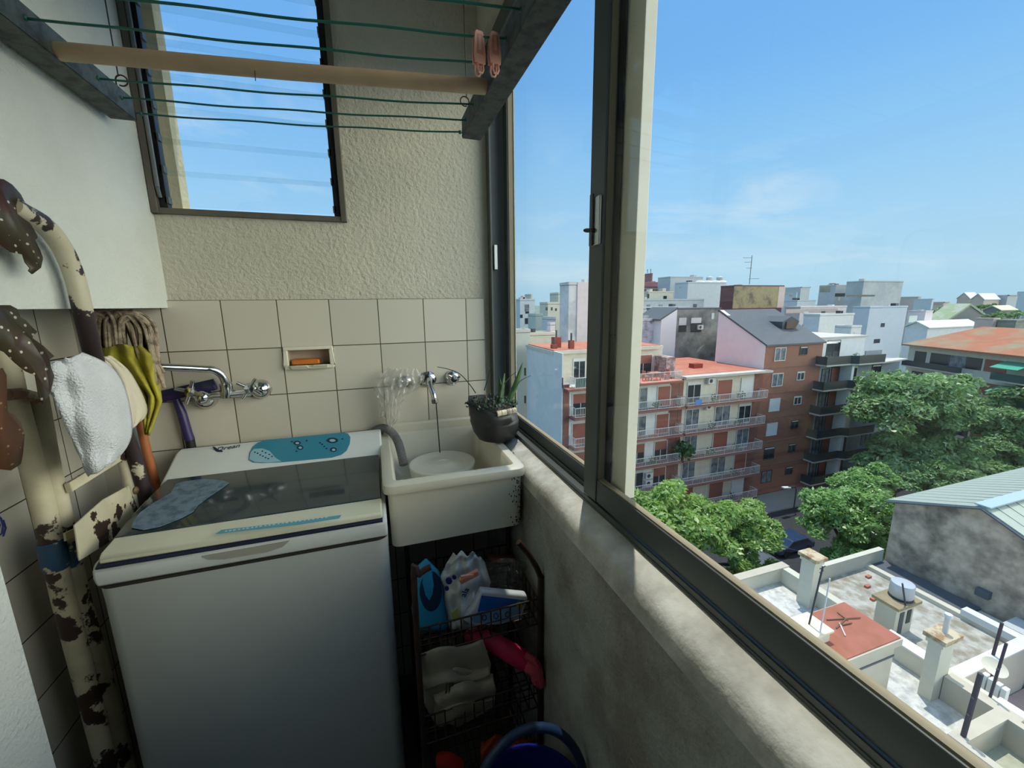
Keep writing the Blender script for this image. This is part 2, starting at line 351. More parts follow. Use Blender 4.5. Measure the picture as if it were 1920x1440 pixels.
# ---------------- louvre window in the back wall
w1 = thing('window_1', 'louvre window with clear glass blades high in the back wall', 'window', (-.31, 1.478, 1.73)); w1['kind'] = 'structure'
b = MB(); b.box(-.565, -.548, 1.462, 1.53, 1.722, 2.4); b.box(-.075, -.058, 1.462, 1.53, 1.722, 2.4); b.box(-.565, -.058, 1.466, 1.535, 1.722, 1.738); b.box(-.565, -.058, 1.466, 1.535, 2.385, 2.4)
b.build('window_frame', m_brown, w1, bevel=.002)
for sx in (-1, 1):
    x0 = -.548 if sx < 0 else -.094
    b = MB().box(x0, x0+.019, 1.478, 1.506, 1.738, 2.385)
    b.build('blade_channel', m_alu_d, w1, bevel=.001)
b = MB(); b.tube([(-.541, 1.464, 1.79), (-.541, 1.462, 2.38)], .0055, 8); b.tube([(-.541, 1.463, 1.79), (-.541, 1.470, 1.765)], .005, 8)
b.build('operating_rod', mat('dull_zinc', (120, 122, 122), .45, .7), w1, smooth=True)
nb = 8
for k in range(nb):
    z = 1.748+k*.082
    p = [(-.530, 1.482, z+.0), (-.092, 1.482, z), (-.092, 1.487, z), (-.530, 1.487, z)]
    b = MB().hexa([(x, y+.010, zz) for x, y, zz in p], [(x, y-.006, zz+.091) for x, y, zz in p])
    g = b.build('glass_blade', m_louvre, w1)
    c = MB()
    c.box(-.534, -.525, 1.478, 1.5, z+.004, z+.022); c.box(-.097, -.088, 1.478, 1.5, z+.004, z+.022)
    c.build('blade_clip', m_alu, g)

# ---------------- sliding window along the right side
w2 = thing('window_2', 'aluminium sliding window with large clear panes above the cement sill', 'window', (.45, .4, 1.02)); w2['kind'] = 'structure'
b = MB(); b.box(.426, .505, -.22, 1.478, 1.019, 1.024)
for xx in (.4275, .4555, .482): b.box(xx, xx+.0025, -.22, 1.478, 1.024, 1.034)
b.build('bottom_track', m_alu, w2)
b = MB(); b.box(.405, .505, -.22, 1.478, 2.262, 2.285); b.box(.405, .411, -.22, 1.478, 2.232, 2.262); b.box(.4535, .457, -.22, 1.478, 2.238, 2.262); b.box(.499, .505, -.22, 1.478, 2.235, 2.262)
b.build('top_track', m_alu, w2)
b = MB(); b.box(.404, .463, 1.464, 1.4775, 1.024, 2.262); b.box(.404, .410, 1.440, 1.464, 1.03, 2.26)
b.build('side_jamb', m_alu, w2, bevel=.001)
def sash(name, x0, x1, ya, yb, z0, z1, zr0, zr1, wa, wb, m, m2):
    b = MB(); b.box(x0, x1, ya, ya+wa, z0, z1); b.box(x0, x1, yb-wb, yb, z0, z1)
    b.box(x0+.002, x1-.002, ya+wa, yb-wb, z0, zr0); b.box(x0+.002, x1-.002, ya+wa, yb-wb, zr1, z1)
    s = b.build(name, m, w2, bevel=.0015)
    xm = (x0+x1)/2
    g = MB().box(xm-.0015, xm+.0015, ya+wa-.004, yb-wb+.004, zr0-.004, zr1+.004); g.build('glass_pane', m_glass, s)
    b = MB(); t = .003
    for (a, c, d, e) in ((ya+wa, yb-wb, zr0, zr0+t), (ya+wa, yb-wb, zr1-t, zr1), (ya+wa, ya+wa+t, zr0, zr1), (yb-wb-t, yb-wb, zr0, zr1)): b.box(xm-.006, xm+.006, a, c, d, e)
    b.build('gasket', mat('old_beige_sealant', (150, 138, 112), .8, var=.15, vs=8), s)
    return s
s1 = sash('sash', .430, .452, -.215, .786, 1.035, 2.242, 1.086, 2.195, .055, .054, m_alu, m_alu_l)
b = MB(); b.box(.4525, .4565, .715, .738, 1.04, 2.238); b.build('sash_seal', m_alu_d, s1)
s2 = sash('sash', .459, .481, .668, 1.456, 1.026, 2.242, 1.069, 2.2, .052, .04, m_alu, m_alu_l)
b = MB(); b.box(.4585, .4815, .6655, .722, 1.068, 2.2); b.build('lit_stile_strip', m_alu_lit, s2, bevel=.001)  # light on the far stile put into this strip's pale colour
def latch(s, x, y0, y1, z0, z1, lever):
    b = MB(); b.box(x-.006, x, y0, y1, z0, z1); l = b.build('latch', m_alu_l, s, bevel=.002)
    if lever:
        MB().box(x-.010, x-.006, y1-.014, y1-.002, z0-.004+.004, z1+.006).build('latch_cover', m_alu, s, bevel=.0015)
        a = PX(1113, 432, x-.008); c = PX(1096, 432, x-.008)
        MB().tube([a, c+(a-c)*.2, c], [.0042, .0042, .003], 10).build('latch_lever', m_black, s, smooth=True)
a = PX(1108, 372, .424); c = PX(1122, 458, .424)
latch(s1, .430, .738, .772, c.z, a.z, True)
b = MB().box(.418, .432, 1.448, 1.4575, PY(938, 506, 1.45).z, PY(938, 459, 1.45).z); b.build('latch', m_alu_l, s2, bevel=.002)
# ------------------------------------------------------------------ washing machine
m_white = mat('white_enamel', (196, 199, 194), .35, var=.05, vs=3, coat=.15)
m_white_p = mat('ivory_plastic', (224, 222, 196), .4, var=.05, vs=6)
m_panel = mat('white_panel_plastic', (226, 230, 226), .35, var=.04, vs=4)
m_lid = mat('smoked_glass_lid', (40, 58, 64), .14, coat=.35, spec=.6)
m_teal = mat('teal_panel_film', (44, 132, 158), .3); m_sky = mat('pale_blue_film', (146, 190, 204), .3)
m_navy = mat('navy_rubber', (34, 40, 66), .5); m_ink = mat('dark_ink', (26, 40, 60), .5)
wm = thing('washing_machine', 'white top-loading washing machine with smoked glass lid and blue control strip', 'washing machine', (-.29, 1.2, 0))
def rrect(x0, x1, y0, y1, r, z, n=5):
    out = []
    for cx_, cy_, a0 in ((x1-r, y1-r, 0), (x0+r, y1-r, 90), (x0+r, y0+r, 180), (x1-r, y0+r, 270)):
        for k in range(n+1): a = math.radians(a0+90*k/n); out.append(V(cx_+r*math.cos(a), cy_+r*math.sin(a), z))
    return out
def ringstack(mb, rings, cap0=True, cap1=True):
    n = len(rings[0]); vs = [p for r in rings for p in r]
    fs = [(i*n+k, i*n+(k+1) % n, (i+1)*n+(k+1) % n, (i+1)*n+k) for i in range(len(rings)-1) for k in range(n)]
    if cap0: fs.append(tuple(range(n))[::-1])
    if cap1: fs.append(tuple(range((len(rings)-1)*n, len(rings)*n)))
    return mb.add(vs, fs)
ringstack(MB(), [rrect(-.566, -.010, .978, 1.435, .026, .012), rrect(-.574, -.006, .970, 1.44, .028, .06), rrect(-.575, -.005, .9695, 1.44, .028, .86), rrect(-.576, -.004, .9688, 1.44, .028, .8995)]).build('body', m_white, wm, smooth=True)
for (x, y) in ((-.53, 1.01), (-.05, 1.01), (-.53, 1.40), (-.05, 1.40)): MB().lathe([(.02, 0), (.022, .014)], (x, y, 0), n=12).build('foot', m_black, wm, smooth=True)
pr = [(.975, .902), (.969, .925), (.972, .944), (.985, .953), (1.27, .985), (1.275, .996), (1.39, 1.046), (1.425, 1.048), (1.44, 1.035), (1.44, .902)]
MB().prism([(-.576, y, z) for y, z in pr], (.572, 0, 0)).build('top_cover', m_panel, wm, smooth=True, bevel=.012, seg=3)
b = MB().prism([(-.566, y, z) for y, z in [(.9675, .946), (.9675, .9505), (.99, .9575), (.99, .953)]], (.552, 0, 0)); b.build('lid_gasket', m_navy, wm)
# lid: ivory front strip + smoked glass
lf = [(.972, .953), (.974, .966), (.984, .973), (1.034, .979), (1.034, .962)]
MB().prism([(-.562, y, z) for y, z in lf], (.548, 0, 0)).build('lid_rim', m_white_p, wm, smooth=True, bevel=.004, seg=3)
lg = [(1.030, .966), (1.030, .980), (1.10, .992), (1.20, 1.002), (1.288, 1.006), (1.290, .986)]
lid = MB().prism([(-.562, y, z) for y, z in lg], (.548, 0, 0)).build('glass_lid', m_lid, wm, smooth=True, bevel=.003)
def lidz(y): return float(np.interp(y, [1.03, 1.1, 1.2, 1.288], [.980, .992, 1.002, 1.006]))
def lidpt(px, py):
    z = .995
    for _ in range(8):
        p = PZ(px, py, z); z = lidz(p.y)
    return PZ(px, py, z+.0012)
b = MB().prism([lidpt(*q) for q in [(246, 990), (252, 975), (262, 962), (285, 945), (320, 925), (330, 908), (345, 903), (380, 898), (418, 901), (430, 906), (416, 916), (392, 932), (372, 947), (362, 960), (340, 972), (300, 988), (270, 994)]], (0, 0, .0008))
b.build('film_residue', mat('dried_powder_residue', (122, 142, 160), .75, c2=(84, 110, 124), vs=40, var=.2), lid)
b = MB().prism([lidpt(*q) for q in [(405, 1001), (415, 994), (470, 988), (560, 977), (640, 966), (636, 972), (560, 984)]], (0, 0, .0008)); b.build('label_strip', mat('cyan_label', (86, 168, 190), .4), lid)
for k in range(24):
    q = (424+k*8.2, 996.5-k*1.13); a = lidpt(*q); MB().box(a.x-.0016-.0008*(k % 3), a.x+.0016, a.y-.0018, a.y+.0018, a.z, a.z+.0012).build('label_print', m_panel, lid)
# moulded recess under the lid, its shade put into a grey patch
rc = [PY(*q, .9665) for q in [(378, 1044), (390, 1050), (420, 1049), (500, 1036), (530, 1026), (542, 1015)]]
MB().prism([V(p.x, .9705, p.z) for p in rc], (0, -.003, 0)).build('hand_recess', mat('painted_recess_shade', (168, 166, 154), .5), wm)
ringstack(MB(), [rrect(-.5765, -.0035, .9683, 1.4405, .028, .8995), rrect(-.5765, -.0035, .9683, 1.4405, .028, .9022)]).build('panel_seam', mat('grimy_gap', (46, 42, 38), .9), wm)
PN0 = V(0, 1.275, .996); PNV = V(1, 0, 0).cross(V(0, .115, .05)).normalized()
def panelpt(px, py, o=.0): return PL(px, py, PN0+PNV*o, PNV)
def pdecal(pts, o, t, name, m, par): return MB().prism([panelpt(x, y, o) for x, y in pts], PNV*t).build(name, m, par)
pan = pdecal([(467, 862), (468, 850), (474, 838), (484, 830), (500, 825), (560, 820), (642, 811.5), (652, 813), (657, 820), (656, 832), (650, 845), (640, 853), (622, 858), (560, 864), (524, 867), (490, 868), (474, 867)], .0006, .0012, 'control_panel', m_teal, wm)
pdecal([(467.5, 861), (470, 848), (476, 842), (492, 841), (506, 846), (516, 858), (528, 865.5), (500, 867.5), (478, 866.5)], .0019, .0005, 'program_area', m_sky, pan)
for (x, y, rx, ry) in [(557.5, 831, 6.5, 3.6), (563, 839.5, 6, 3.8), (623.5, 826, 10.5, 4.6), (625.5, 843.5, 6, 3.8)]:
    bt = pdecal([(x+rx*math.cos(a), y+ry*math.sin(a)) for a in np.linspace(0, 2*math.pi, 18)[:-1]], .0016, .002, 'button', m_ink, pan)
    pdecal([(x+rx*.55*math.cos(a), y+ry*.55*math.sin(a)) for a in np.linspace(0, 2*math.pi, 12)[:-1]], .0037, .0006, 'button_face', m_sky, bt)
for x, y in [(478, 848), (483, 850), (488, 853), (493, 855.5), (498, 858), (503, 860), (547, 828), (575, 826), (556, 846), (600, 830), (604, 833), (608, 837), (612, 841), (642, 823), (492, 846), (498, 849), (505, 852), (510, 856)]:
    pdecal([(x-1.6, y-.9), (x+1.6, y-1.2), (x+1.6, y+.9), (x-1.6, y+1.2)], .0022, .0004, 'panel_print', m_ink, pan)
o0 = panelpt(404, 846.5, .0008); text_part('Drean', .024, o0, panelpt(450, 838, .0008)-o0, PNV.cross(panelpt(450, 838, .0008)-o0), m_ink, wm, 'brand_lettering', .0004, .3)
pdecal([(398, 837), (403, 838), (409, 843), (418, 845), (417, 847.5), (407, 847), (401, 842.5)], .0008, .0005, 'brand_emblem', m_ink, wm)
hs = [PY(*q, v) for q, v in [((690, 835), 1.452), ((696, 816), 1.452), ((708, 805), 1.445), ((722, 803), 1.43), ((736, 812), 1.41), ((746, 828), 1.39), ((752, 848), 1.36), ((757, 872), 1.33)]]
hp = smoothpath(hs, 14); MB().tube(hp, [.0125+(.0022 if i % 2 else 0) for i in range(len(hp))], 12).build('drain_hose', mat('grey_corrugated_plastic', (112, 112, 112), .55), wm, smooth=False)

# ------------------------------------------------------------------ laundry sink
m_sink = mat('cream_stoneware', (226, 220, 200), .3, var=.06, vs=3, coat=.2)
sk = thing('laundry_sink', 'deep cream stoneware laundry sink between washing machine and window wall', 'sink', (.18, 1.2, .84))
def rrect(x0, x1, y0, y1, r, z, n=5):
    out = []
    for cx_, cy_, a0 in ((x1-r, y1-r, 0), (x0+r, y1-r, 90), (x0+r, y0+r, 180), (x1-r, y0+r, 270)):
        for k in range(n+1): a = math.radians(a0+90*k/n); out.append(V(cx_+r*math.cos(a), cy_+r*math.sin(a), z))
    return out
def ringstack(mb, rings, cap0=True, cap1=True):
    n = len(rings[0]); vs = [p for r in rings for p in r]
    fs = [(i*n+k, i*n+(k+1) % n, (i+1)*n+(k+1) % n, (i+1)*n+k) for i in range(len(rings)-1) for k in range(n)]
    if cap0: fs.append(tuple(range(n))[::-1])
    if cap1: fs.append(tuple(range((len(rings)-1)*n, len(rings)*n)))
    return mb.add(vs, fs)
b = MB(); ringstack(b, [rrect(.012, .358, 1.03, 1.455, .02, .834), rrect(.004, .362, 1.018, 1.46, .022, .842), rrect(.002, .364, 1.014, 1.462, .022, .99), rrect(-.008, .371, 1.000, 1.466, .024, .996), rrect(-.010, .3715, .997, 1.468, .026, 1.006), rrect(-.008, .3705, 1.000, 1.466, .026, 1.018), rrect(.0, .366, 1.006, 1.462, .02, 1.0215),
    rrect(.018, .345, 1.03, 1.444, .014, 1.021), rrect(.024, .34, 1.038, 1.438, .014, 1.012), rrect(.032, .333, 1.05, 1.43, .02, .90), rrect(.05, .32, 1.07, 1.41, .02, .876)])
b.build('basin', m_sink, sk, smooth=True)
MB().box(.0, .371, 1.445, 1.4695, 1.015, 1.052).build('backsplash', m_sink, sk, smooth=True, bevel=.006, seg=3)
b = MB()
for k in range(90): q = (966+random.gauss(4, 6), random.uniform(888, 988)); p = PY(*q, 1.0135); b.ball(V(min(p.x, .3635), 1.0138, p.z), random.uniform(.0005, .0019), 6, (1, .3, 1.8))
b.build('mould_stain', mat('black_mould', (52, 52, 46), .95), sk)
MB().lathe([(.001, .0), (.074, .0), (.079, .008), (.083, .070), (.085, .074), (.0835, .078), (.078, .079), (.074, .077), (.03, .0775), (.028, .079), (.012, .079), (.011, .0775), (.0001, .0775)], (.178, 1.29, .8765), n=48, sx=1.12).build('plastic_tub', film_mat('frosted_white_plastic', (214, 214, 204), .86, .06), smooth=True, label='round frosted white plastic tub upside down inside the sink', category='tub') if False else None
tb = MB().lathe([(.0001, 0), (.094, .0), (.100, .006), (.106, .066), (.108, .070), (.1065, .0745), (.100, .076), (.096, .074), (.04, .0745), (.036, .0765), (.016, .0765), (.014, .0745), (.0001, .0745)], (.182, 1.292, .8775), n=48).build('plastic_tub', mat('milky_plastic', (226, 224, 210), .35, var=.06, vs=14), smooth=True)
tag(tb, 'round milky white plastic tub lying upside down inside the sink', 'tub')

# ------------------------------------------------------------------ sink tap set, chain, bag
tp = thing('sink_tap', 'small chrome wall tap with curved spout and two valves above the sink', 'tap', (.17, 1.47, 1.2))
def rosette(c, r, name='rosette'):
    return MB().lathe([(r, 0), (r, .004), (r*.82, .010), (r*.5, .013), (r*.42, .013)], c, (0, -1, 0), 28).build(name, m_chrome, tp, smooth=True)
c0 = PY(803, 711, 1.466); rosette(c0, .0285)
spp = smoothpath([c0, c0+V(.0, -.03, .002), PY(806, 722, 1.415), PY(812, 738, 1.39), PY(815, 751, 1.385)], 6)
sp_o = MB().tube(spp, [.0095]*len(spp), 14).build('spout', m_chrome, tp, smooth=True)
e1 = spp[-1]; d1 = (spp[-1]-spp[-2]).normalized(); MB().lathe([(.0112, -.004), (.0112, .008), (.009, .010)], e1, tuple(d1), 16).build('aerator', mat('dull_chrome', (120, 118, 112), .3, 1.), sp_o, smooth=True)
for (x, y) in ((848, 708), (759, 717)):
    c = PY(x, y, 1.466); rosette(c, .026)
    h = MB(); h.lathe([(.013, 0), (.015, -.0), (.015, .02), (.011, .026), (.0001, .027)], c+V(0, -.012, 0), (0, -1, 0), 16)
    for a in (20, 140, 260):
        d = V(math.cos(math.radians(a)), 0, math.sin(math.radians(a))); h.tube([c+V(0, -.028, 0), c+V(0, -.032, 0)+d*.012, c+V(0, -.034, 0)+d*.024], [.005, .0048, .0036], 8)
    h.build('valve_handle', m_chrome, tp, smooth=True)
b = MB(); top = e1+V(.004, -.004, -.006); bot = V(top.x+.004, top.y-.006, .957); nlk = 60
for k in range(nlk):
    p = top.lerp(bot, k/(nlk-1)); b.ball(p, .0021, 6, (1, 1, 1.5))
ch = b.build('plug_chain', mat('dark_bead_chain', (64, 60, 54), .35, .8), smooth=True); tag(ch, 'thin dark bead chain hanging from the spout down into the sink', 'chain')
m_film = film_mat('clear_bag_film', (236, 236, 230), .34, .12)
def bagfn(u, v):
    yp = 688+v*108; cx = 757-v*26-8*math.sin(v*3); hw = 24+22*math.exp(-((v-.25)/.22)**2)*1.0-6*v
    if v > .85: hw *= 1-.7*(v-.85)/.15
    p = PY(cx+(u-.5)*2*hw, yp+10*abs(u-.5)*(1-v), 1.43); r = .012*math.sin(u*23+v*9)+.010*math.sin(u*41-v*17)+.008*math.sin(v*37+u*11)
    return p+V(0, r-.030*math.sin(math.pi*u)*(1-.4*v), .004*math.sin(u*31+v*13))
bgo = MB().grid(bagfn, 34, 34).build('plastic_bag', m_film, smooth=True, auto=False); tag(bgo, 'crumpled clear plastic bag hung over the left sink valve', 'bag')

# ------------------------------------------------------------------ wall mixer on the left
mx_t = thing('wall_mixer_tap', 'chrome wall mixer with long swivel spout above the washing machine', 'tap', (-.45, 1.47, 1.2))
YB = 1.43
b = MB(); pa = PY(352, 741, YB); pb = PY(380, 745, YB); pc = PY(412, 741, YB); pd = PY(470, 735, YB)
b.tube(smoothpath([pa, pb, pc, pd], 5), .0125, 14); b.ball(pb, .022, 14); b.lathe([(.014, -.012), (.017, -.01), (.017, .012), (.014, .014)], PY(424, 739, YB), (0, 0, 1), 18); b.build('body', m_chrome, mx_t, smooth=True)
for (q, yy) in (((490, 729), 1.4695), ((388, 747), 1.4695)):
    c = PY(*q, yy); R = .031
    MB().lathe([(R, 0), (R, .004), (R*.93, .014), (R*.75, .024), (R*.45, .031), (R*.25, .033), (.0001, .0335)], c, (0, -1, 0), 30).build('wall_flange', m_chrome, mx_t, smooth=True)
for (q, rot) in (((360, 733), 25), ((470, 727), 10)):
    c = PY(*q, YB-.012); b = MB(); b.lathe([(.014, 0), (.016, .006), (.013, .02), (.0001, .022)], c, (0, -1, 0), 16)
    for a in range(4):
        t = math.radians(rot+90*a+45); d = V(math.cos(t), -.15, math.sin(t)); b.tube([c+V(0, -.012, 0), c+V(0, -.014, 0)+d*.036], [.0062, .0052], 10)
    b.build('cross_handle', m_chrome, mx_t, smooth=True)
sw = smoothpath([PY(426, 738, YB), PY(424, 722, YB-.005), PY(416, 704, 1.42), PY(400, 693.5, 1.41), PY(380, 691.5, 1.40), PY(330, 689, 1.37), PY(290, 688, 1.35), PY(275, 690.5, 1.345), PY(262, 701, 1.34), PY(258, 713, 1.34)], 6)
so_ = MB().tube(sw, [.0165 if i < 8 else .0105 for i in range(len(sw))], 16).build('swivel_spout', m_chrome, mx_t, smooth=True)
MB().lathe([(.013, -.004), (.0145, -.002), (.0145, .018), (.012, .021)], PY(258, 716, 1.34), (0, 0, -1), 18).build('nozzle_cap', mat('white_nozzle_plastic', (222, 222, 214), .4), so_, smooth=True)

# soap dish and soap
sd = thing('soap_dish', 'cream ceramic soap dish recessed into the wall tiles', 'soap dish', (-.21, 1.47, 1.27))
b = MB(); x0, x1, z0, z1 = -.281, -.134, 1.262, 1.335
i0, i1, k0, k1 = -.268, -.147, 1.274, 1.325
for (a, c, d, e) in ((x0, x1, z0, k0), (x0, x1, k1, z1), (x0, i0, k0, k1), (i1, x1, k0, k1)): b.box(a, c, 1.461, 1.4695, d, e)
b.build('rim', m_sink, sd, smooth=True, bevel=.003, seg=3)
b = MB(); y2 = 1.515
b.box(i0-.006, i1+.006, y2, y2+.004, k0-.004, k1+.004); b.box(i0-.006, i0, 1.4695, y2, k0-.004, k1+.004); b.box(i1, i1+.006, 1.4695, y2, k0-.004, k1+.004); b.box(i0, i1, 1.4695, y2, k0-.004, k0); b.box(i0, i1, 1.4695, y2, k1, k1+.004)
b.build('recess', mat('cream_glaze_painted_shade', (196, 180, 158), .35), sd)  # recess shade put into a darker cream than the rim
b = MB().prism([(i0+.01, 1.456, 1.262), (i1-.01, 1.456, 1.262), (i1-.003, 1.447, 1.276), (-.196, 1.447, 1.276), (-.2, 1.447, 1.270), (-.210, 1.447, 1.270), (-.214, 1.447, 1.276), (i0+.003, 1.447, 1.276)], (0, .012, 0)); b.build('lip', m_sink, sd, smooth=True, bevel=.002)
so2 = MB().box(-.262, -.178, 1.468, 1.508, 1.2745, 1.293).build('soap_bar', mat('amber_soap', (206, 118, 44), .35, var=.15, vs=20), smooth=True, bevel=.006, seg=3); tag(so2, 'worn amber orange soap bar lying in the recessed dish', 'soap')

# ------------------------------------------------------------------ planter on the sink corner
pl = thing('planter', 'black cut plastic planter holding small succulents at the sink corner by the window', 'planter', (.325, 1.262, 1.0225))
pc_ = V(.360, 1.262, 1.0225); m_bag = mat('black_planter_plastic', (44, 44, 46), .45, var=.25, vs=20, bump=.25, bs=30)
b = MB().lathe([(.0001, 0), (.045, .0), (.06, .006), (.074, .03), (.079, .06), (.080, .065), (.078, .07), (.080, .10), (.076, .132), (.073, .131), (.074, .10), (.07, .045), (.0001, .045)], pc_, n=40, sx=1.0, sy=1.05)
for i, p in enumerate(b.v):
    q = p-pc_
    if q.z > .09: p.z += .014*(-q.x)/.08-.026*max(0, -q.y)/.08+.0015*math.sin(math.atan2(q.y, q.x)*5)
    p.x += -.012*max(0, q.z-.02)/.1
b.build('pot', m_bag, pl, smooth=True, auto=False)
pq = pc_+V(-.012, 0, 0)
MB().lathe([(.0001, .118), (.03, .116), (.068, .108), (.070, .10), (.0001, .095)], pq, n=28).build('soil', mat('dark_soil', (40, 32, 26), .95, c2=(74, 58, 44), vs=60), pl)
def bladeleaf(base, tip, wd, bow, m, par, name='leaf', side=V(1, 0, 0), n=9, thick=.0025):
    base = Vector(base); tip = Vector(tip); ax = tip-base
    def fn(u, v):
        wv = wd*(math.sin(math.pi*min(1, .12+.88*v)**.8))**.8*(1-.15*v) if v < .999 else .0005
        return base+ax*v+Vector(bow)*math.sin(math.pi*v)+side.normalized()*(u-.5)*wv+V(0, -.25*wv*(1-(2*u-1)**2), 0)
    return MB().grid(fn, 4, n).build(name, m, par, smooth=True, auto=False, solid=thick)
m_succ = mat('succulent_green', (66, 104, 52), .4, c2=(40, 72, 40), vs=30); m_dk = mat('dark_foliage', (38, 66, 44), .5, c2=(24, 46, 34), vs=40)
yl = 1.262
bladeleaf(PY(948, 765, yl), PY(980, 679, yl), .022, (.004, 0, 0), m_succ, pl)
bladeleaf(PY(936, 768, yl+.01), PY(946, 700, yl+.03), .022, (.0, 0, 0), m_succ, pl, side=V(1, .4, 0))
bladeleaf(PY(942, 768, yl+.02), PY(936, 706, yl+.05), .020, (.0, 0, 0), m_succ, pl, side=V(1, -.5, 0))
for pts in ([(892, 737), (880, 720), (862, 701), (840, 692), (820, 688)], [(908, 732), (914, 712), (918, 693)], [(945, 720), (958, 705), (968, 698)], [(962, 735), (975, 715), (995, 704)]):
    pp = smoothpath([PY(*q, 1.25) for q in pts], 5); MB().tube(pp, [.0014*(1-.6*i/len(pp))+.0004 for i in range(len(pp))], 6).build('stem', m_dk, pl, smooth=True)
lf = MB(); rg = random.Random(3)
for k in range(420):
    a = rg.uniform(0, 6.28); r = .084*math.sqrt(rg.random()); c = pq+V(r*math.cos(a), r*math.sin(a), .115+rg.uniform(0, .035)*(1-.5*r/.07)); d = V(rg.uniform(-1, 1), rg.uniform(-1, 1), rg.uniform(-.2, 1)).normalized()*rg.uniform(.006, .013); s_ = d.orthogonal().normalized()*.0035
    lf.add([c, c+d*.5+s_, c+d, c+d*.5-s_], [(0, 1, 2, 3)])
lf.build('small_foliage', m_dk, pl, kind='stuff')
lf = MB()
for k in range(26): a = rg.uniform(0, 6.28); r = .06*rg.random(); c = pq+V(r*math.cos(a)-.02, r*math.sin(a), .118); lf.tube([c, c+V(rg.uniform(-.012, .012), rg.uniform(-.01, .01), rg.uniform(.02, .045))], [.0007, .0003], 5)
lf.build('dry_stalk', mat('straw_stalk', (150, 140, 112), .8), pl, kind='stuff')
c1, c2_ = PY(932, 776, 1.182), PY(967, 769, 1.182); dd = (c2_-c1).normalized()
ck = thing('bottle_cork', 'printed cream cork lying on the front rim of the black planter', 'cork', tuple((c1+c2_)/2))
ln = (c2_-c1).length; MB().lathe([(.0001, 0), (.0088, .0), (.0096, .003), (.0086, .006), (.0086, ln-.006), (.0096, ln-.003), (.0088, ln), (.0001, ln)], c1, tuple(dd), 20).build('cork_body', mat('cream_cork', (216, 204, 178), .7, c2=(190, 176, 150), vs=90), ck, smooth=True)
for t in (.22, .5, .55, .62, .78): MB().lathe([(.0088, t*ln), (.0089, t*ln+.0002), (.0089, t*ln+.0012), (.0088, t*ln+.0014)], c1, tuple(dd), 20).build('printed_band', m_ink, ck, smooth=True)
# ------------------------------------------------------------------ overhead airer
m_galv = mat('weathered_galvanised_steel', (84, 90, 86), .6, .2, c2=(56, 60, 58), vs=35, var=.2, bump=.2, bs=80)
m_wire = mat('green_coated_wire', (22, 94, 80), .4); m_wood = mat('pale_wood_dowel', (186, 160, 128), .6, var=.12, vs=12)
ar = thing('clothes_airer', 'ceiling-hung clothes airer with grey metal arms, green lines and wooden rod', 'clothes airer', (-.1, .8, 1.93))
ZA = 1.93
def arm(x0, x1, y1, y0, z0=1.902, z1=1.952):
    t = .0035; b = MB(); b.box(x0, x1, y0, y1, z0, z0+t); b.box(x0, x0+t, y0, y1, z0+t, z1); b.box(x1-t, x1, y0, y1, z0+t, z1); b.box(x0+t, x1-t, y1-t, y1, z0+t, z1)
    b.box(x0+t, x0+.012, y0, y1-t, z1-t, z1); b.box(x1-.012, x1-t, y0, y1-t, z1-t, z1)
    return b.build('arm', m_galv, ar, bevel=.0015)
aL = arm(-.556, -.506, 1.315, .30); aR = arm(.262, .312, 1.195, .20)
XL, XR = -.5055, .2625
def wire(yl_, yr_, sag=.004, z=ZA, zr=None):
    zr = z if zr is None else zr
    pts = [V(XL-.012, yl_, z)]+[V(XL+(XR-XL)*t, yl_+(yr_-yl_)*t, z+(zr-z)*t-sag*4*t*(1-t)+.0012*math.sin(t*17+yl_*30)) for t in np.linspace(0, 1, 26)]+[V(XR+.012, yr_, zr)]
    o = MB().tube(pts, .0022, 8).build('line', m_wire, ar, smooth=True)
    MB().ball(V(XL-.001, yl_, z), .005, 8).build('line_knot', m_wire, o, smooth=True); MB().ball(V(XR+.001, yr_, zr), .005, 8).build('line_knot', m_wire, o, smooth=True)
    return pts
ends = [((60, 35), (921, 120)), ((180, 146), (903, 199)), ((218, 182), (884, 226)), ((252, 212), (871, 249))]
W = {}
for k, (a, c) in enumerate(ends): pa, pc = PZ(*a, ZA), PZ(*c, ZA); W[k] = wire(pa.y, pc.y)
ya = PZ(967, 76, ZA).y; W['a'] = wire(ya+.10, ya)
yt = PZ(996, 21, ZA).y; W['t'] = wire(yt+.10, yt)
W['s'] = wire(yt-.03, yt-.13)
d0, d1_ = PZ(121, 98, ZA-.012), PZ(920, 164, ZA-.012); d0.x = XL-.004; d1_.x = XR+.003
MB().tube([V(d0.x, d0.y, d0.z), V((d0.x+d1_.x)/2, (d0.y+d1_.y)/2, (d0.z+d1_.z)/2-.002), V(d1_.x, d1_.y, d1_.z)], .0148, 16).build('wooden_rod', m_wood, ar, smooth=True)
MB().tube([V(*((d0+d1_)/2))+V(-.06, -.01, -.014), V(*((d0+d1_)/2))+V(-.06, -.012, -.032)], .0008, 6).build('nail', m_black, ar)
for (x, y, sgn) in ((-.511, PX(222, 180, -.511).y, 1), (.268, PX(880, 215, .268).y, -1)):
    c = V(x, y, 1.953); b = MB()
    b.tube([c+V(0, 0, 0), c+V(0, 0, .012)]+[c+V(sgn*(.011-.011*math.cos(a)), 0, .012+.011*math.sin(a)) for a in np.linspace(.2, 5.2, 14)], .0016, 8); b.build('hook', mat('rusty_hook', (70, 58, 50), .6, .6), ar, smooth=True)
    MB().tube([c+V(sgn*.006, 0, .02), V(x+sgn*.006, y, 2.459)], .0013, 6).build('hanging_cord', mat('dark_cord', (64, 58, 52), .8), ar)
    MB().tube([V(x, y-.85, 1.953), V(x, y-.85, 2.459)], .0013, 6).build('hanging_cord', MATS['dark_cord'], ar)
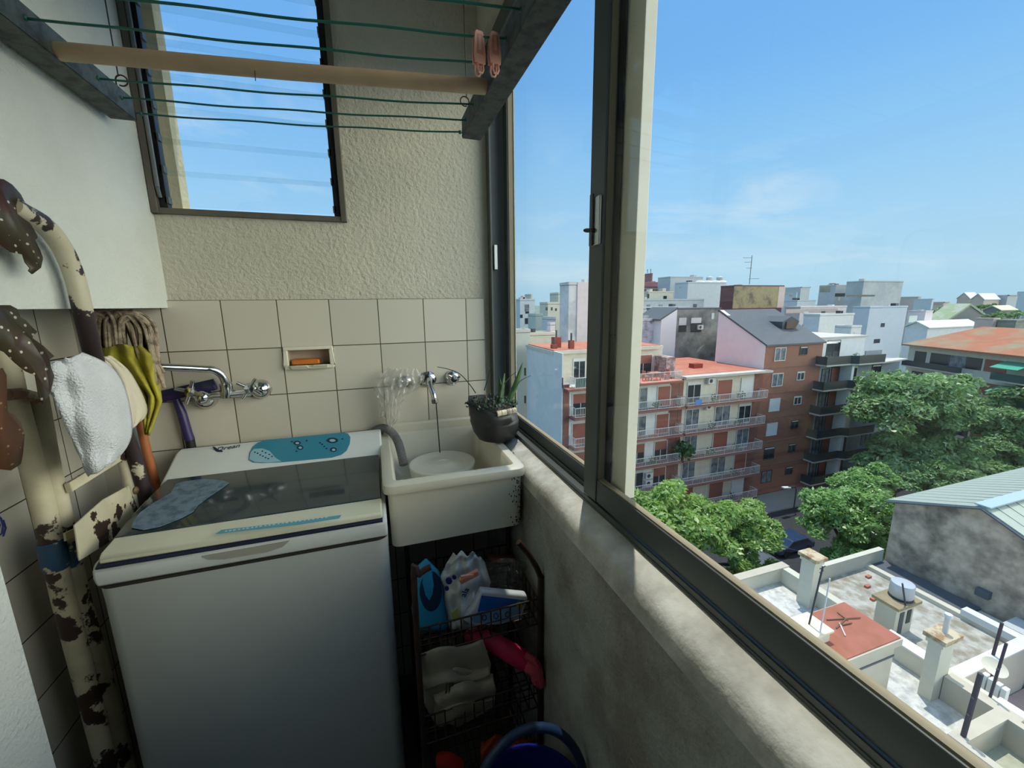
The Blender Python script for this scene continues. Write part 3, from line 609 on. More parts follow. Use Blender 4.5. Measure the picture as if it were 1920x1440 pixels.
m_pin = mat('salmon_plastic', (236, 170, 148), .4, var=.05, vs=20); m_pin2 = mat('salmon_plastic_inner', (222, 138, 112), .45)
def clothespin(c, rz, label):
    t = thing('clothespin', label, 'clothespin', c, 'salmon clothespins on the airer line'); c = Vector(c)
    Rm = Matrix.Rotation(rz, 3, 'Z')
    def outline(s):
        return [(-.009*s, .012), (-.006*s, .018), (.006*s, .018), (.009*s, .012), (.0115*s, -.03), (.0095*s, -.05), (.0055*s, -.053), (.005*s, -.064), (.0, -.068), (-.005*s, -.064), (-.0055*s, -.053), (-.0095*s, -.05), (-.0115*s, -.03)]
    for s in (-1, 1):
        def P3(x, z, d): return c+Rm @ V(x, d+s*(.0012+max(0., -.016-z)*.05), z*.78)
        body = [(-.009, .012), (-.006, .018), (.006, .018), (.009, .012), (.0115, -.03), (.0100, -.048), (-.0100, -.048), (-.0115, -.03)]
        b = MB(); n = len(body); b.add([P3(x, z, 0) for x, z in body]+[P3(x, z, s*.0035) for x, z in body], [tuple(range(n)), tuple(range(n, 2*n))]+[(i, (i+1) % n, n+(i+1) % n, n+i) for i in range(n)])
        ring = [(-.0052, -.048), (-.0058, -.060), (-.003, -.068), (.003, -.068), (.0058, -.060), (.0052, -.048)]; b.tube([P3(x, z, s*.0018) for x, z in ring], .0019, 8)
        lg_ = b.build('leg', m_pin, t, bevel=.0008)
        b2 = MB(); inn = [(-.0052, .010), (.0052, .010), (.0068, -.030), (-.0068, -.030)]; b2.add([P3(x, z, s*.0034) for x, z in inn]+[P3(x, z, s*.0042) for x, z in inn], [(0, 1, 2, 3), (4, 5, 6, 7), (0, 1, 5, 4), (1, 2, 6, 5), (2, 3, 7, 6), (3, 0, 4, 7)]); b2.build('grip_panel', m_pin2, lg_)
        b3 = MB(); b3.add([P3(x, z, s*.0042) for x, z in [(-.0022, .007), (.0022, .007), (.003, -.022), (-.003, -.022)]]+[P3(x, z, s*.0048) for x, z in [(-.0022, .007), (.0022, .007), (.003, -.022), (-.003, -.022)]], [(0, 1, 2, 3), (4, 5, 6, 7), (0, 1, 5, 4), (1, 2, 6, 5), (2, 3, 7, 6), (3, 0, 4, 7)]); b3.build('grip_rib', m_pin, lg_)
    MB().tube([c+Rm @ V(-.006, 0, -.016), c+Rm @ V(.006, 0, -.016)], .0045, 10).build('spring', mat('steel_spring', (150, 150, 150), .3, 1.), t, smooth=True)
def onwire(key, px):
    best = min(W[key], key=lambda p: 0); best = None
    for p in [W[key][i].lerp(W[key][i+1], f) for i in range(len(W[key])-1) for f in np.linspace(0, 1, 12)]:
        d = p-EYE; x = 960+FPX*d.dot(RGT)/d.dot(FWD)
        if best is None or abs(x-px) < best[0]: best = (abs(x-px), p)
    return best[1]
clothespin(tuple(onwire('a', 896)+V(0, 0, -.006)), .25, 'left of two salmon plastic clothespins hanging on the green airer line')
clothespin(tuple(onwire('a', 926)+V(0, 0, -.006)), .15, 'right of two salmon plastic clothespins, beside the grey airer arm')

# ------------------------------------------------------------------ folded step ladder in the niche
m_lad = mat('chipped_cream_paint', (212, 204, 176), .5, c2=(56, 38, 34), vs=9, lo=.578, hi=.59, var=.25, bump=.2, bs=60, det=6)
ld = thing('step_ladder', 'folded metal step ladder with chipped cream paint leaning in the tiled niche', 'ladder', (-.68, 1.1, 0))
m_lad2 = mat('badly_chipped_cream_paint', (204, 196, 170), .5, c2=(52, 40, 42), vs=9, lo=.46, hi=.475, var=.2, bump=.2, bs=60, det=5)
XA, XB = -.685, -.645
m_lad3 = mat('dirty_chipped_cream_paint', (206, 198, 170), .55, c2=(60, 42, 34), vs=6, lo=.545, hi=.556, var=.35, bump=.2, bs=60, det=6)
def tubepx(pts, x, r, name, ext=True, m=None):
    p = [PX(*q, x if not isinstance(x, list) else x[i]) for i, q in enumerate(pts)]
    if ext: d = p[-1]-p[-2]; k = (p[-1].z-.02)/(-d.z) if d.z < 0 else 0; p.append(p[-1]+d*k)
    pp = smoothpath(p, 6); return MB().tube(pp, r, 14).build(name, m or m_lad, ld, smooth=True)
tubepx([(2, 640), (16, 700), (32, 770), (55, 850), (84, 960), (114, 1097), (136, 1185), (202, 1440)], XA, .0195, 'front_rail', m=m_lad3)
tubepx([(68, 745), (78, 800), (93, 880), (113, 960), (146, 1110), (182, 1235), (234, 1440)], XA+.01, .0185, 'front_rail', m=m_lad3)
tubepx([(20, 385), (44, 399), (76, 417), (104, 446), (126, 483), (143, 530), (156, 585), (170, 645), (182, 690), (206, 750), (232, 810), (252, 858), (268, 915), (284, 985)], [-.537]*7+[-.552, -.572, -.592, -.605, -.61, -.61, -.61], .0155, 'rear_rail', m=m_lad2)
tubepx([(228, 850), (240, 895), (250, 950), (262, 1010)], XB+.012, .013, 'rear_rail')
b = MB(); A = [PX(*q, v) for q, v in (((118, 908), XA+.03), ((236, 838), XB+.02), ((254, 845), XB+.02), ((124, 926), XA+.03))]
b.prism(A, (.012, 0, .003)); b.build('top_step', m_lad, ld, bevel=.002)
b = MB(); A = [PX(*q, XB+.035) for q in ((136, 985), (190, 937), (238, 911), (264, 975), (200, 1018), (146, 1052))]; b.prism(A, (.004, 0, 0)); b.build('step', m_lad, ld, bevel=.0015)
c = PX(252, 920, XB+.042); MB().lathe([(.009, 0), (.010, .004), (.006, .007), (.0001, .008)], c, (1, 0, 0), 14).build('rivet', mat('rusty_bolt', (110, 92, 70), .5, .5), ld, smooth=True)
b = MB(); A = [PX(*q, XA+.035) for q in ((118, 1000), (150, 985), (240, 905), (238, 912), (150, 1000), (120, 1015))]; b.prism(A, (.004, 0, 0)); b.build('step_edge', m_lad, ld)
b = MB(); b.tube([PX(14, 740, XA+.025), PX(40, 738, XA+.03), PX(70, 746, XA+.03)], .011, 10); b.build('hinge', mat('rusty_hinge', (120, 92, 72), .6, c2=(206, 196, 168), vs=30), ld, smooth=True)
c = PX(112, 1040, XA+.012); d = PX(130, 1090, XA+.012)
cc = [PX(*q, XA+.0) for q in ((86, 1018), (98, 1036), (104, 1058))]
bp_ = MB()
for rl, q0, q1, rr in (((XA), (95, 1014), (107, 1066), .0228), ((XA+.01), (122, 1016), (136, 1060), .0215)):
    a_, b_ = PX(*q0, rl), PX(*q1, rl); bp_.tube([a_.lerp(b_, t) for t in np.linspace(0, 1, 7)], [rr*k for k in (.9, 1., 1.01, 1.01, 1.01, 1., .9)], 14)
bp_.build('blue_paint_patch', mat('blue_paint_smear', (40, 76, 108), .6, c2=(190, 184, 160), vs=22, lo=.55, hi=.58, var=.2), ld, smooth=True)

# ------------------------------------------------------------------ cloths on the ladder
def cloth(Lp, Rp, xl, xr, m, name, label, cat, bulge=.02, thick=.008, nu=26, nv=30, wob=.004):
    Ls = smoothpath([V(*q, 0) for q in Lp], 6); Rs = smoothpath([V(*q, 0) for q in Rp], 6)
    def fn(u, v):
        a = lerp_line(Ls, v); c = lerp_line(Rs, v); q = a*(1-u)+c*u; x = xl+(xr-xl)*u+bulge*math.sin(math.pi*u)**.8*(.4+.6*math.sin(math.pi*min(1, .15+v*.85)))+wob*math.sin(u*14+v*5)+wob*.7*math.sin(v*17-u*6)
        return PX(q.x, q.y, x)
    o = MB().grid(fn, nu, nv).build(name, m, smooth=True, auto=False, solid=thick); return tag(o, label, cat)
m_terry = mat('white_terry', (232, 234, 238), .95, var=.06, vs=10, bump=1., bs=260, bd=.006)
cloth([(95, 684), (93, 700), (98, 735), (118, 785), (138, 830), (156, 868), (170, 890)], [(150, 664), (196, 684), (222, 712), (236, 752), (243, 800), (236, 832), (214, 862)], -.556, -.552, m_terry, 'towel', 'fluffy white towel hung over the top of the step ladder', 'towel', .026, .011)
m_can = mat('cream_canvas', (214, 204, 182), .9, var=.08, vs=15, bump=.4, bs=200, bd=.002)
cloth([(186, 672), (204, 690), (216, 720), (226, 752), (236, 790), (244, 806)], [(206, 668), (238, 694), (260, 730), (274, 766), (268, 784), (252, 798)], -.578, -.570, m_can, 'pot_holder', 'cream canvas pot holder hanging behind the white towel', 'pot holder', .008, .006, 14, 16, .002)
rt = random.Random(5)
# ------------------------------------------------------------------ string mop turned upside down
mo = thing('string_mop', 'upturned grey string mop standing behind the step ladder', 'mop', (-.62, 1.33, 0))
b = MB(); tp0 = PY(232, 640, 1.36)
for k in range(70):
    s = rt.uniform(-1, 1); x0 = 215+s*28+rt.uniform(-6, 6)
    if s > -.2: pts = [(x0-8, 668), (x0-14+rt.uniform(-4, 4), 610+rt.uniform(-10, 10)), (x0+10, 588+rt.uniform(-6, 10)), (x0+34+s*10, 612+rt.uniform(-8, 8)), (262+s*30+rt.uniform(-8, 8), 660), (282+s*26+rt.uniform(-6, 6), 705+rt.uniform(-10, 25))]
    else: pts = [(x0+16, 668), (x0+12, 610), (x0-4, 584+rt.uniform(-4, 12)), (x0-22, 598+rt.uniform(-8, 8)), (178+rt.uniform(-6, 8), 630), (182+rt.uniform(-6, 10), 690)]
    yy = 1.36+rt.uniform(-.035, .03); pp = smoothpath([PY(*q, yy+rt.uniform(-.008, .008)) for q in pts], 4); b.tube(pp, .0042, 6)
b.build('mop_strands', mat('grey_mop_yarn', (176, 160, 138), .95, c2=(120, 106, 90), vs=50, var=.2), mo, smooth=True, kind='stuff')
hb = PY(272, 830, 1.36); MB().tube([PY(236, 672, 1.36), PY(262, 790, 1.36), PY(276, 850, 1.365), PY(292, 905, 1.37), V(-.53, 1.42, .45)], .0105, 12).build('handle', mat('orange_varnished_wood', (176, 104, 60), .5, var=.15, vs=14), mo, smooth=True)
b = MB().lathe([(.03, -.03), (.034, 0), (.026, .03)], PY(238, 676, 1.36), (.1, 0, 1), 16); b.build('mop_socket', m_black, mo, smooth=True)
bl = MB(); bl.tube([PY(250, 800, 1.40), PY(272, 862, 1.40), PY(296, 925, 1.40), V(-.535, 1.40, .5)], .013, 12)
tag(bl.build('broom_stick', mat('grey_blue_paint', (120, 138, 146), .5, var=.1, vs=12), smooth=True), 'grey blue broom stick leaning between the ladder and the washing machine', 'broom stick')
m_yel = mat('yellow_cloth', (182, 172, 62), .9, c2=(146, 136, 42), vs=18, var=.15)
def yfn(u, v):
    Lp = [(186, 650), (192, 668), (215, 690), (244, 716), (264, 742), (268, 780), (272, 812)]; Rp = [(262, 646), (286, 664), (296, 692), (300, 730), (303, 752), (292, 782), (280, 814)]
    a = lerp_line([V(*q, 0) for q in Lp], v); c = lerp_line([V(*q, 0) for q in Rp], v); q = a*(1-u)+c*u
    return PY(q.x, q.y+3*math.sin(u*9), 1.325+.013*math.sin(u*17+v*5+2*math.sin(v*6))+.008*math.sin(v*19+u*7)-.02*math.sin(math.pi*u))
tag(MB().grid(yfn, 40, 26).build('cleaning_cloth', m_yel, smooth=True, auto=False, solid=.004), 'yellow cleaning cloth draped over the grey string mop', 'cloth')
# squeegee
sq = thing('squeegee', 'dark purple squeegee with a long handle behind the chrome mixer', 'squeegee', (-.5, 1.45, 1.1))
m_pur = mat('dark_purple_plastic', (50, 40, 92), .35)
b = MB(); a_, c_ = PY(301, 746, 1.452), PY(405, 722, 1.452); b.bar(a_, c_, .02, .028); b.build('head', m_pur, sq, bevel=.004); MB().bar(a_+V(0, -.008, .012), c_+V(0, -.008, .012), .006, .018).build('blade', m_navy, sq)
MB().tube([PY(330, 748, 1.45), PY(341, 775, 1.45), PY(352, 815, 1.45), PY(356, 825, 1.45)], [.010, .0125, .0135, .0135], 12).build('handle', m_pur, sq, smooth=True)
MB().tube([PY(356, 825, 1.45), PY(361, 850, 1.45), PY(366, 880, 1.45)], .0125, 12).build('grip', m_black, sq, smooth=True)

# ------------------------------------------------------------------ begonia leaves at the left edge
m_beg = mat('dark_spotted_begonia', (64, 56, 38), .45, c2=(76, 40, 34), vs=9, lo=.45, hi=.6); 
def spots(m, c, scale=55, th=.16):
    nt = m.node_tree; N = nt.nodes; L = nt.links; b = N['Principled BSDF']; tc = N.new('ShaderNodeTexCoord'); vo = N.new('ShaderNodeTexVoronoi'); vo.inputs['Scale'].default_value = scale
    mp = N.new('ShaderNodeMapping'); mp.inputs['Scale'].default_value = (1, 1, 1.5); L.new(tc.outputs['Object'], mp.inputs['Vector']); L.new(mp.outputs[0], vo.inputs['Vector'])
    r = N.new('ShaderNodeValToRGB'); r.color_ramp.elements[0].position = th; r.color_ramp.elements[1].position = th+.04; r.color_ramp.elements[0].color = (1, 1, 1, 1); r.color_ramp.elements[1].color = (0, 0, 0, 1)
    L.new(vo.outputs['Distance'], r.inputs['Fac']); mx = N.new('ShaderNodeMix'); mx.data_type = 'RGBA'; L.new(r.outputs['Color'], mx.inputs['Factor'])
    src = b.inputs['Base Color'].links[0].from_socket; L.new(src, mx.inputs['A']); mx.inputs['B'].default_value = (*lin(c), 1); L.new(mx.outputs['Result'], b.inputs['Base Color'])
spots(m_beg, (206, 200, 176)); m_rust = mat('rust_brown_begonia', (88, 58, 32), .5, c2=(98, 56, 32), vs=9); spots(m_rust, (176, 136, 92), 70, .14)
bg_ = thing('begonia_plant', 'dark spotted begonia leaves hanging in at the left edge by the ladder', 'plant', (-.53, .85, 1.3))
def leaf(out, x0, m, curl=.03):
    n = len(out); cx_ = sum(p[0] for p in out)/n; b = MB()
    b.add([PX(x, y, x0-.00006*(x-cx_)**1+.0025*math.sin(y*.04)+.002*math.sin(x*.11)) for x, y in out], [tuple(range(n))])
    return b.build('leaf', m, bg_, smooth=True, auto=False, solid=.0015)
leaf([(-40, 350), (-10, 334), (6, 336), (22, 346), (38, 364), (49, 386), (52, 395), (38, 397), (46, 408), (58, 422), (68, 440), (70, 445), (65, 450), (74, 468), (80, 484), (76, 502), (60, 514), (53, 508), (56, 503), (47, 492), (42, 477), (20, 473), (4, 462), (-20, 440), (-45, 400)], -.53, m_beg)
leaf([(-40, 580), (-5, 572), (18, 572), (31, 579), (37, 594), (48, 601), (58, 612), (69, 622), (61, 630), (60, 634), (80, 648), (101, 668), (92, 674), (95, 690), (101, 705), (93, 738), (80, 757), (72, 738), (66, 704), (48, 696), (28, 680), (8, 660), (-15, 650), (-40, 620)], -.525, m_beg)
leaf([(-40, 760), (-20, 700), (4, 690), (11, 704), (10, 735), (13, 772), (26, 778), (38, 792), (45, 815), (42, 850), (38, 870), (20, 882), (2, 880), (-20, 870), (-40, 830)], -.52, m_rust)
for pts in ([(-60, 330), (-30, 380), (-10, 430)], [(-60, 560), (-30, 600), (0, 630)], [(-60, 680), (-35, 720), (-10, 780)], [(-300, 290), (-140, 320), (-75, 500), (-62, 740)]):
    MB().tube(smoothpath([PX(*q, -.532) for q in pts], 4), .004, 8).build('stem', m_rust, bg_, smooth=True)
hc = PX(-330, 300, -.49); MB().lathe([(.0001, -.08), (.045, -.08), (.065, .02), (.07, .022), (.07, .035), (.062, .035), (.058, .02), (.0001, .015)], hc, n=24).build('wall_pot', mat('terracotta_pot', (160, 96, 70), .8, var=.1, vs=20), bg_, smooth=True)
MB().tube([V(-.5645, hc.y, hc.z+.028)]+[V(hc.x-.073*math.cos(a), hc.y+.073*math.sin(a), hc.z+.028) for a in np.linspace(-.1, 2*math.pi-.2, 22)], .0025, 6).build('pot_ring', m_black, bg_)
# blue motif on one wall tile
b = MB(); 
for pts in ([(-6, 965), (2, 972), (6, 985), (4, 1000), (-6, 1008)], [(-8, 978), (0, 984), (-4, 996)], [(6, 975), (11, 990), (6, 1006)]): b.tube([PX(*q, -.788) for q in pts], .0016, 6)
tag(b.build('tile_motif', mat('blue_glaze', (58, 66, 140), .3)), kind='structure'); bpy.data.objects['tile_motif'].name = 'wall_left_tile_motif'

# ------------------------------------------------------------------ wire trolley under the sink
m_rustw = mat('brown_rusty_wire', (74, 54, 44), .6, .3, var=.3, vs=30)
YC = .88
tr = thing('wire_trolley', 'brown wire basket trolley standing under and before the sink', 'trolley', (.2, 1.0, 0))
for yy in (YC, YC+.27):
    q = [V(.045, yy, .012), V(.045, yy, .80), V(.058, yy, .845), V(.085, yy, .86)] if yy == YC else [V(.045, yy, .012), V(.045, yy, .80)]
    MB().tube(smoothpath(q, 5), .0075, 10).build('upright', m_rustw, tr, smooth=True)
    q = [V(.362, yy, .012), V(.362, yy, .70), PY(1015, 1082, yy) if yy == YC else V(.362, yy, .78), PY(995, 1045, yy) if yy == YC else V(.36, yy, .80), PY(972, 1016, yy) if yy == YC else V(.355, yy, .815)]
    q = [V(min(p.x, .362), p.y, p.z) for p in q]; MB().tube(smoothpath(q, 5), .0075, 10).build('upright', m_rustw, tr, smooth=True)
def basket(z0, h, dip=True):
    y0, y1, x0, x1 = YC+.004, YC+.27, .05, .357; r = .0018
    b = MB()
    for zz, rr in ((z0+h, .003), (z0+h*.55, r), (z0, .0025)): b.tube([V(x0, y0, zz), V(x1, y0, zz), V(x1, y1, zz), V(x0, y1, zz)], rr, 6, close=True)
    for k in range(13): x = x0+(x1-x0)*k/12; b.tube([V(x, y0, z0+h), V(x, y0, z0), V(x, y1, z0), V(x, y1, z0+h)], r, 5)
    for k in range(1, 9): y = y0+(y1-y0)*k/9; b.tube([V(x0, y, z0+h), V(x0, y, z0), V(x1, y, z0), V(x1, y, z0+h)], r, 5)
    b.build('basket', m_rustw, tr)
basket(.625, .075); basket(.36, .085); basket(.10, .085)
YI = .93
# cut blue bottle
m_bb = mat('turquoise_plastic', (46, 152, 196), .3, var=.06, vs=8)
cb_ = thing('cut_bottle', 'turquoise plastic bottle cut open as a scoop in the trolley basket', 'bottle', (.09, YI+.03, .63))
def cbf(u, v):
    ql = lerp_line([V(778, 1182, 0), V(772, 1140, 0), V(776, 1090, 0), V(784, 1060, 0), V(797, 1048, 0)], v); qr = lerp_line([V(842, 1182, 0), V(838, 1140, 0), V(832, 1100, 0), V(822, 1070, 0), V(800, 1048, 0)], v)
    a = u*math.pi*2; q = ql.lerp(qr, .5-.5*math.cos(a)); return PY(q.x, q.y, YI+.035-.035*math.sin(a)*(1-.75*v))
body_ = MB().grid(cbf, 28, 16).build('bottle_body', m_bb, cb_, smooth=True, auto=False, solid=.0015)
ov = [(808+21*math.cos(a), 1108+38*math.sin(a)) for a in np.linspace(0, 2*math.pi, 22)[:-1]]
MB().prism([PY(x, y, YI+.035-.036*(1-.75*min(1, max(0, (1182-y)/134)))-.0015) for x, y in ov], (0, -.001, 0)).build('cut_opening', mat('painted_bottle_inside_shade', (22, 52, 78), .4), body_)  # flat dark oval; shade inside the bottle put into its colour
# printed white bag
m_pb = mat('white_bag_plastic', (214, 216, 214), .35, c2=(190, 196, 200), vs=14)
wb = thing('laundry_bag', 'crumpled white printed plastic bag in the top trolley basket', 'bag', (.15, YI, .64))
def wbf(u, v):
    ql = lerp_line([V(838, 1180, 0), V(830, 1120, 0), V(826, 1080, 0), V(838, 1055, 0), V(850, 1036, 0)], v); qr = lerp_line([V(892, 1180, 0), V(912, 1120, 0), V(920, 1090, 0), V(908, 1050, 0), V(900, 1040, 0)], v)
    q = ql.lerp(qr, u); return PY(q.x, q.y+5*math.sin(u*15)*v, YI+.03-.05*math.sin(math.pi*u)*(1-.4*v)+.007*math.sin(u*21+v*8)+.006*math.sin(v*23-u*9))
MB().grid(wbf, 30, 30).build('bag_film', m_pb, wb, smooth=True, auto=False, solid=.0012)
m_nv = mat('navy_print', (36, 44, 110), .5); yb_ = YI-.034
for (x, y, r) in ((842, 1090, 6), (838, 1104, 4), (852, 1083, 4)): MB().prism([PY(x+r*math.cos(a), y+r*math.sin(a), yb_) for a in np.linspace(0, 6.283, 14)[:-1]], (0, .004, 0)).build('printed_mark', m_nv, wb)
o0 = PY(866, 1118, yb_-.004); text_part('ala', .022, PY(872, 1120, yb_-.004), V(.5, 0, .87), V(-.87, 0, .5), m_nv, wb, 'bag_lettering', .001)
MB().prism([PY(*q, yb_) for q in ((846, 1150), (858, 1140), (862, 1158), (850, 1168))], (0, .004, 0)).build('printed_mark', mat('olive_print', (170, 170, 90), .5), wb)
pk = thing('hair_clip', 'salmon plastic clip lying on the white printed bag', 'clip', tuple(PY(882, 1080, YI-.04)))
MB().bar(PY(862, 1090, YI-.045), PY(897, 1072, YI-.045), .012, .014).build('clip_body', m_pin2, pk, bevel=.003); MB().bar(PY(864, 1082, YI-.05), PY(888, 1078, YI-.05), .006, .006).build('clip_jaw', m_pin, pk)
# clear bag behind on the right
tag(MB().grid(lambda u, v: PY(905+u*92+4*math.sin(v*9), 1060+v*66-14*math.sin(u*3.1)*(1-v), 1.03-.05*math.sin(math.pi*u)+.01*math.sin(u*27+v*11)+.01*math.sin(v*31-u*7)), 28, 24).build('clear_bag', film_mat('grey_clear_film', (190, 194, 192), .35, .12), smooth=True, auto=False), 'crumpled clear plastic bag at the right of the top trolley basket', 'bag')
# detergent pouch
dp = thing('detergent_pouch', 'blue and white detergent pouch leaning over the front of the trolley basket', 'pouch', tuple(PY(932, 1160, YI-.03)))
pw = [(902, 1108), (988, 1116), (990, 1124), (978, 1160), (940, 1172), (890, 1176), (868, 1164), (888, 1140)]
MB().prism([PY(*q, YI-.035) for q in pw], (0, .022, 0)).build('pouch_body', mat('white_glossy_film', (206, 210, 214), .3), dp, smooth=True, bevel=.006, seg=3)
MB().prism([PY(*q, YI-.0365) for q in [(903, 1117), (985, 1126), (982, 1134), (940, 1142), (896, 1147)]], (0, .002, 0)).build('blue_print', mat('royal_blue_print', (24, 92, 176), .35), dp)
MB().prism([PY(*q, YI-.0365) for q in [(896, 1148), (942, 1143), (981, 1136), (975, 1158), (938, 1168), (888, 1168), (884, 1160)]], (0, .002, 0)).build('pale_print', mat('pale_blue_print', (128, 168, 206), .35), dp)
MB().prism([PY(974+6*math.cos(a), 1134+5*math.sin(a), YI-.038) for a in np.linspace(0, 6.28, 12)[:-1]], (0, .002, 0)).build('yellow_print', mat('yellow_print', (206, 180, 40), .4), dp)
for k in range(3): MB().tube([PY(908+k*22+4*math.cos(a), 1158-k*3+5*math.sin(a), YI-.038) for a in np.linspace(0, 6.28, 12)], .0012, 5).build('printed_swirl', m_nv, dp)
tag(MB().bar(PY(916, 1048, 1.06), PY(965, 1050, 1.06), .03, .018).build('scrub_brush', mat('brown_bristle', (110, 64, 50), .7, var=.2, vs=60), bevel=.006), 'brown scrubbing brush at the back of the top trolley basket', 'brush')
# rubber glove
gv = thing('rubber_glove', 'pink rubber glove sticking out of the middle trolley basket', 'glove', tuple(PY(950, 1230, .9)))
m_glv = mat('pink_rubber', (206, 44, 92), .4, var=.1, vs=10)
MB().tube(smoothpath([PY(878, 1188, .97), PY(915, 1200, .93), PY(955, 1222, .90), PY(985, 1240, .885)], 6), [.019+.006*math.sin(i*.1) for i in range(19)], 14).build('cuff', m_glv, gv, smooth=True)
MB().tube(smoothpath([PY(978, 1236, .888), PY(1000, 1250, .872), PY(1008, 1266, .868)], 5), [.02+.003*math.sin(i*.5) for i in range(11)], 12).build('palm', mat('salmon_rubber', (226, 92, 110), .45), gv, smooth=True)
for k in range(4): MB().tube(smoothpath([PY(998+k*4.5, 1262, .866), PY(1003+k*4.2, 1278, .864), PY(1007+k*3.4, 1290-4*abs(k-2), .866)], 4), [.008]*6+[.0075, .0065, .004], 8).build('finger', MATS['salmon_rubber'], gv, smooth=True)
MB().tube([PY(985, 1228, .87), PY(1000, 1238, .858), PY(1009, 1250, .86)], [.009, .008, .004], 8).build('thumb', MATS['salmon_rubber'], gv, smooth=True)
# floor cloth
fc = thing('floor_cloth', 'folded grey cotton floor cloth hanging out of the middle trolley basket', 'cloth', tuple(PY(855, 1290, .9)))
m_fc = mat('grey_cotton', (168, 158, 138), .95, var=.12, vs=12, bump=.6, bs=300, bd=.002)
def fold(Lp, Rp, y0, k):
    def fn(u, v):
        a = lerp_line([V(*q, 0) for q in Lp], v); c = lerp_line([V(*q, 0) for q in Rp], v); q = a.lerp(c, u); return PY(q.x, q.y+3*math.sin(u*8+k), y0+.008*math.sin(u*9+k)+.006*math.sin(v*7+k*2)-.012*math.sin(math.pi*u))
    return MB().grid(fn, 22, 16).build('cloth_fold', m_fc, fc, smooth=True, auto=False, solid=.006)
fold([(788, 1246), (786, 1290), (800, 1330), (818, 1358)], [(925, 1262), (928, 1300), (926, 1322), (860, 1358)], .905, 0)
f2 = fold([(812, 1300), (818, 1318), (812, 1335)], [(922, 1262), (930, 1290), (926, 1310)], .885, 1)
fold([(785, 1225), (786, 1260), (800, 1290)], [(905, 1200), (920, 1245), (918, 1268)], .895, 2)
for k in range(3): MB().bar(PY(838+k*6, 1278+k*.5, .872), PY(836+k*6, 1300+k*.5, .872), .003, .002, (0, 1, 0)).build('woven_stripe', mat('dark_thread', (60, 48, 44), .9), f2)
tag(MB().tube(smoothpath([PY(822, 1425, .9), PY(840, 1424, .89), PY(862, 1436, .89)], 5), .016, 12).build('red_rag', mat('red_cloth', (186, 44, 34), .9, var=.2, vs=30), smooth=True), 'small red rag in the lowest trolley basket', 'rag')
tag(MB().grid(lambda u, v: PY(902+u*100, 1392+v*40-14*math.sin(u*3)+3*math.sin(u*17), .93+.01*math.sin(u*19+v*9)-.02*math.sin(3.14*u)), 24, 10).build('orange_duster', mat('orange_cloth', (196, 84, 28), .9, var=.2, vs=30), smooth=True, auto=False, solid=.005), 'orange duster in the lowest trolley basket behind the blue bucket', 'duster')
# blue bucket
bk = thing('bucket', 'dark blue plastic bucket with raised handle on the floor by the trolley', 'bucket', (.235, .60, 0))
m_blue = mat('dark_blue_plastic', (22, 30, 110), .35)
bc = V(.235, .62, 0)
MB().lathe([(.0001, .0), (.095, .0), (.098, .004), (.122, .43), (.128, .432), (.128, .444), (.122, .446), (.119, .44), (.096, .012), (.0001, .012)], bc, n=40).build('bucket_body', m_blue, bk, smooth=True)
hp_ = [V(bc.x-.126, bc.y, .43)]+[V(bc.x-.126*math.cos(a), bc.y+.03*math.sin(a), .44+.165*math.sin(a)) for a in np.linspace(0.05, math.pi-.05, 26)]+[V(bc.x+.126, bc.y, .43)]
MB().tube(hp_, .0095, 12).build('handle', mat('blue_grey_handle', (30, 52, 84), .4), bk, smooth=True)
# ------------------------------------------------------------------ the city outside
GZ = -20.6                                   # street level
rc_ = random.Random(11)
m_road = mat('dark_asphalt', (48, 50, 55), .9, var=.15, vs=.4)
m_city = mat('hazy_city_ground', (120, 134, 132), .95, c2=(92, 118, 84), vs=.012, var=.15)  # distance haze put into the ground colour
MB().box(-400, 2600, 60, 6000, GZ-1, GZ-.02).build('ground_city', m_city, kind='structure')
MB().box(-100, 400, -40, 60, GZ-1, GZ).build('ground_street', m_road, kind='structure')
m_walk = mat('grey_pavement', (150, 148, 140), .9, var=.12, vs=.8)
MB().box(0, 120, 29.6, 32.9, GZ, GZ+.15).build('ground_pavement', m_walk, kind='structure')
MB().box(0, 60, 13.3, 16, GZ, GZ+.15).build('ground_pavement_near', m_walk, kind='structure')
m_cream = mat('cream_render', (214, 206, 186), .9, var=.12, vs=.7)
m_bluew = mat('pale_blue_grey_render', (224, 222, 214), .9, var=.08, vs=.35)
m_whitew = mat('white_render', (224, 224, 218), .9, var=.10, vs=.5)
m_orange = mat('orange_roof_membrane', (184, 108, 84), .8, c2=(194, 124, 98), vs=.5, var=.12)
m_slab = mat('grey_white_slab', (196, 190, 180), .85, var=.12, vs=.9)
m_redslab = mat('reddish_slab_edge', (150, 98, 86), .85, var=.2, vs=1.)
m_rail = mat('white_railing_paint', (214, 212, 206), .6)
m_raild = mat('dark_railing', (58, 62, 64), .6)
m_shut = mat('red_brown_shutter', (150, 88, 74), .7, var=.12, vs=2.)
m_shutw = mat('white_shutter', (216, 216, 212), .7, var=.06, vs=2)
m_pane = mat('dark_window_glass', (46, 54, 60), .12)
m_panec = mat('curtained_glass', (122, 130, 134), .3, c2=(72, 82, 90), vs=1.6)
m_brick = brick_mat('orange_brick', (152, 98, 76), (136, 86, 68), (150, 116, 98), (0, 2), 2.2)
m_brick2 = brick_mat('red_brown_brick', (138, 90, 78), (122, 78, 70), (134, 104, 92), (0, 2), 2.2)
m_dkgrey = mat('dark_stained_render', (156, 156, 150), .95, c2=(108, 110, 108), vs=.35, lo=.4, hi=.6, var=.2)
m_slate = mat('dark_slate_roof', (86, 92, 98), .8, var=.1, vs=1.)
m_pink = mat('pinkish_white_render', (242, 222, 216), .9, var=.05, vs=.4)
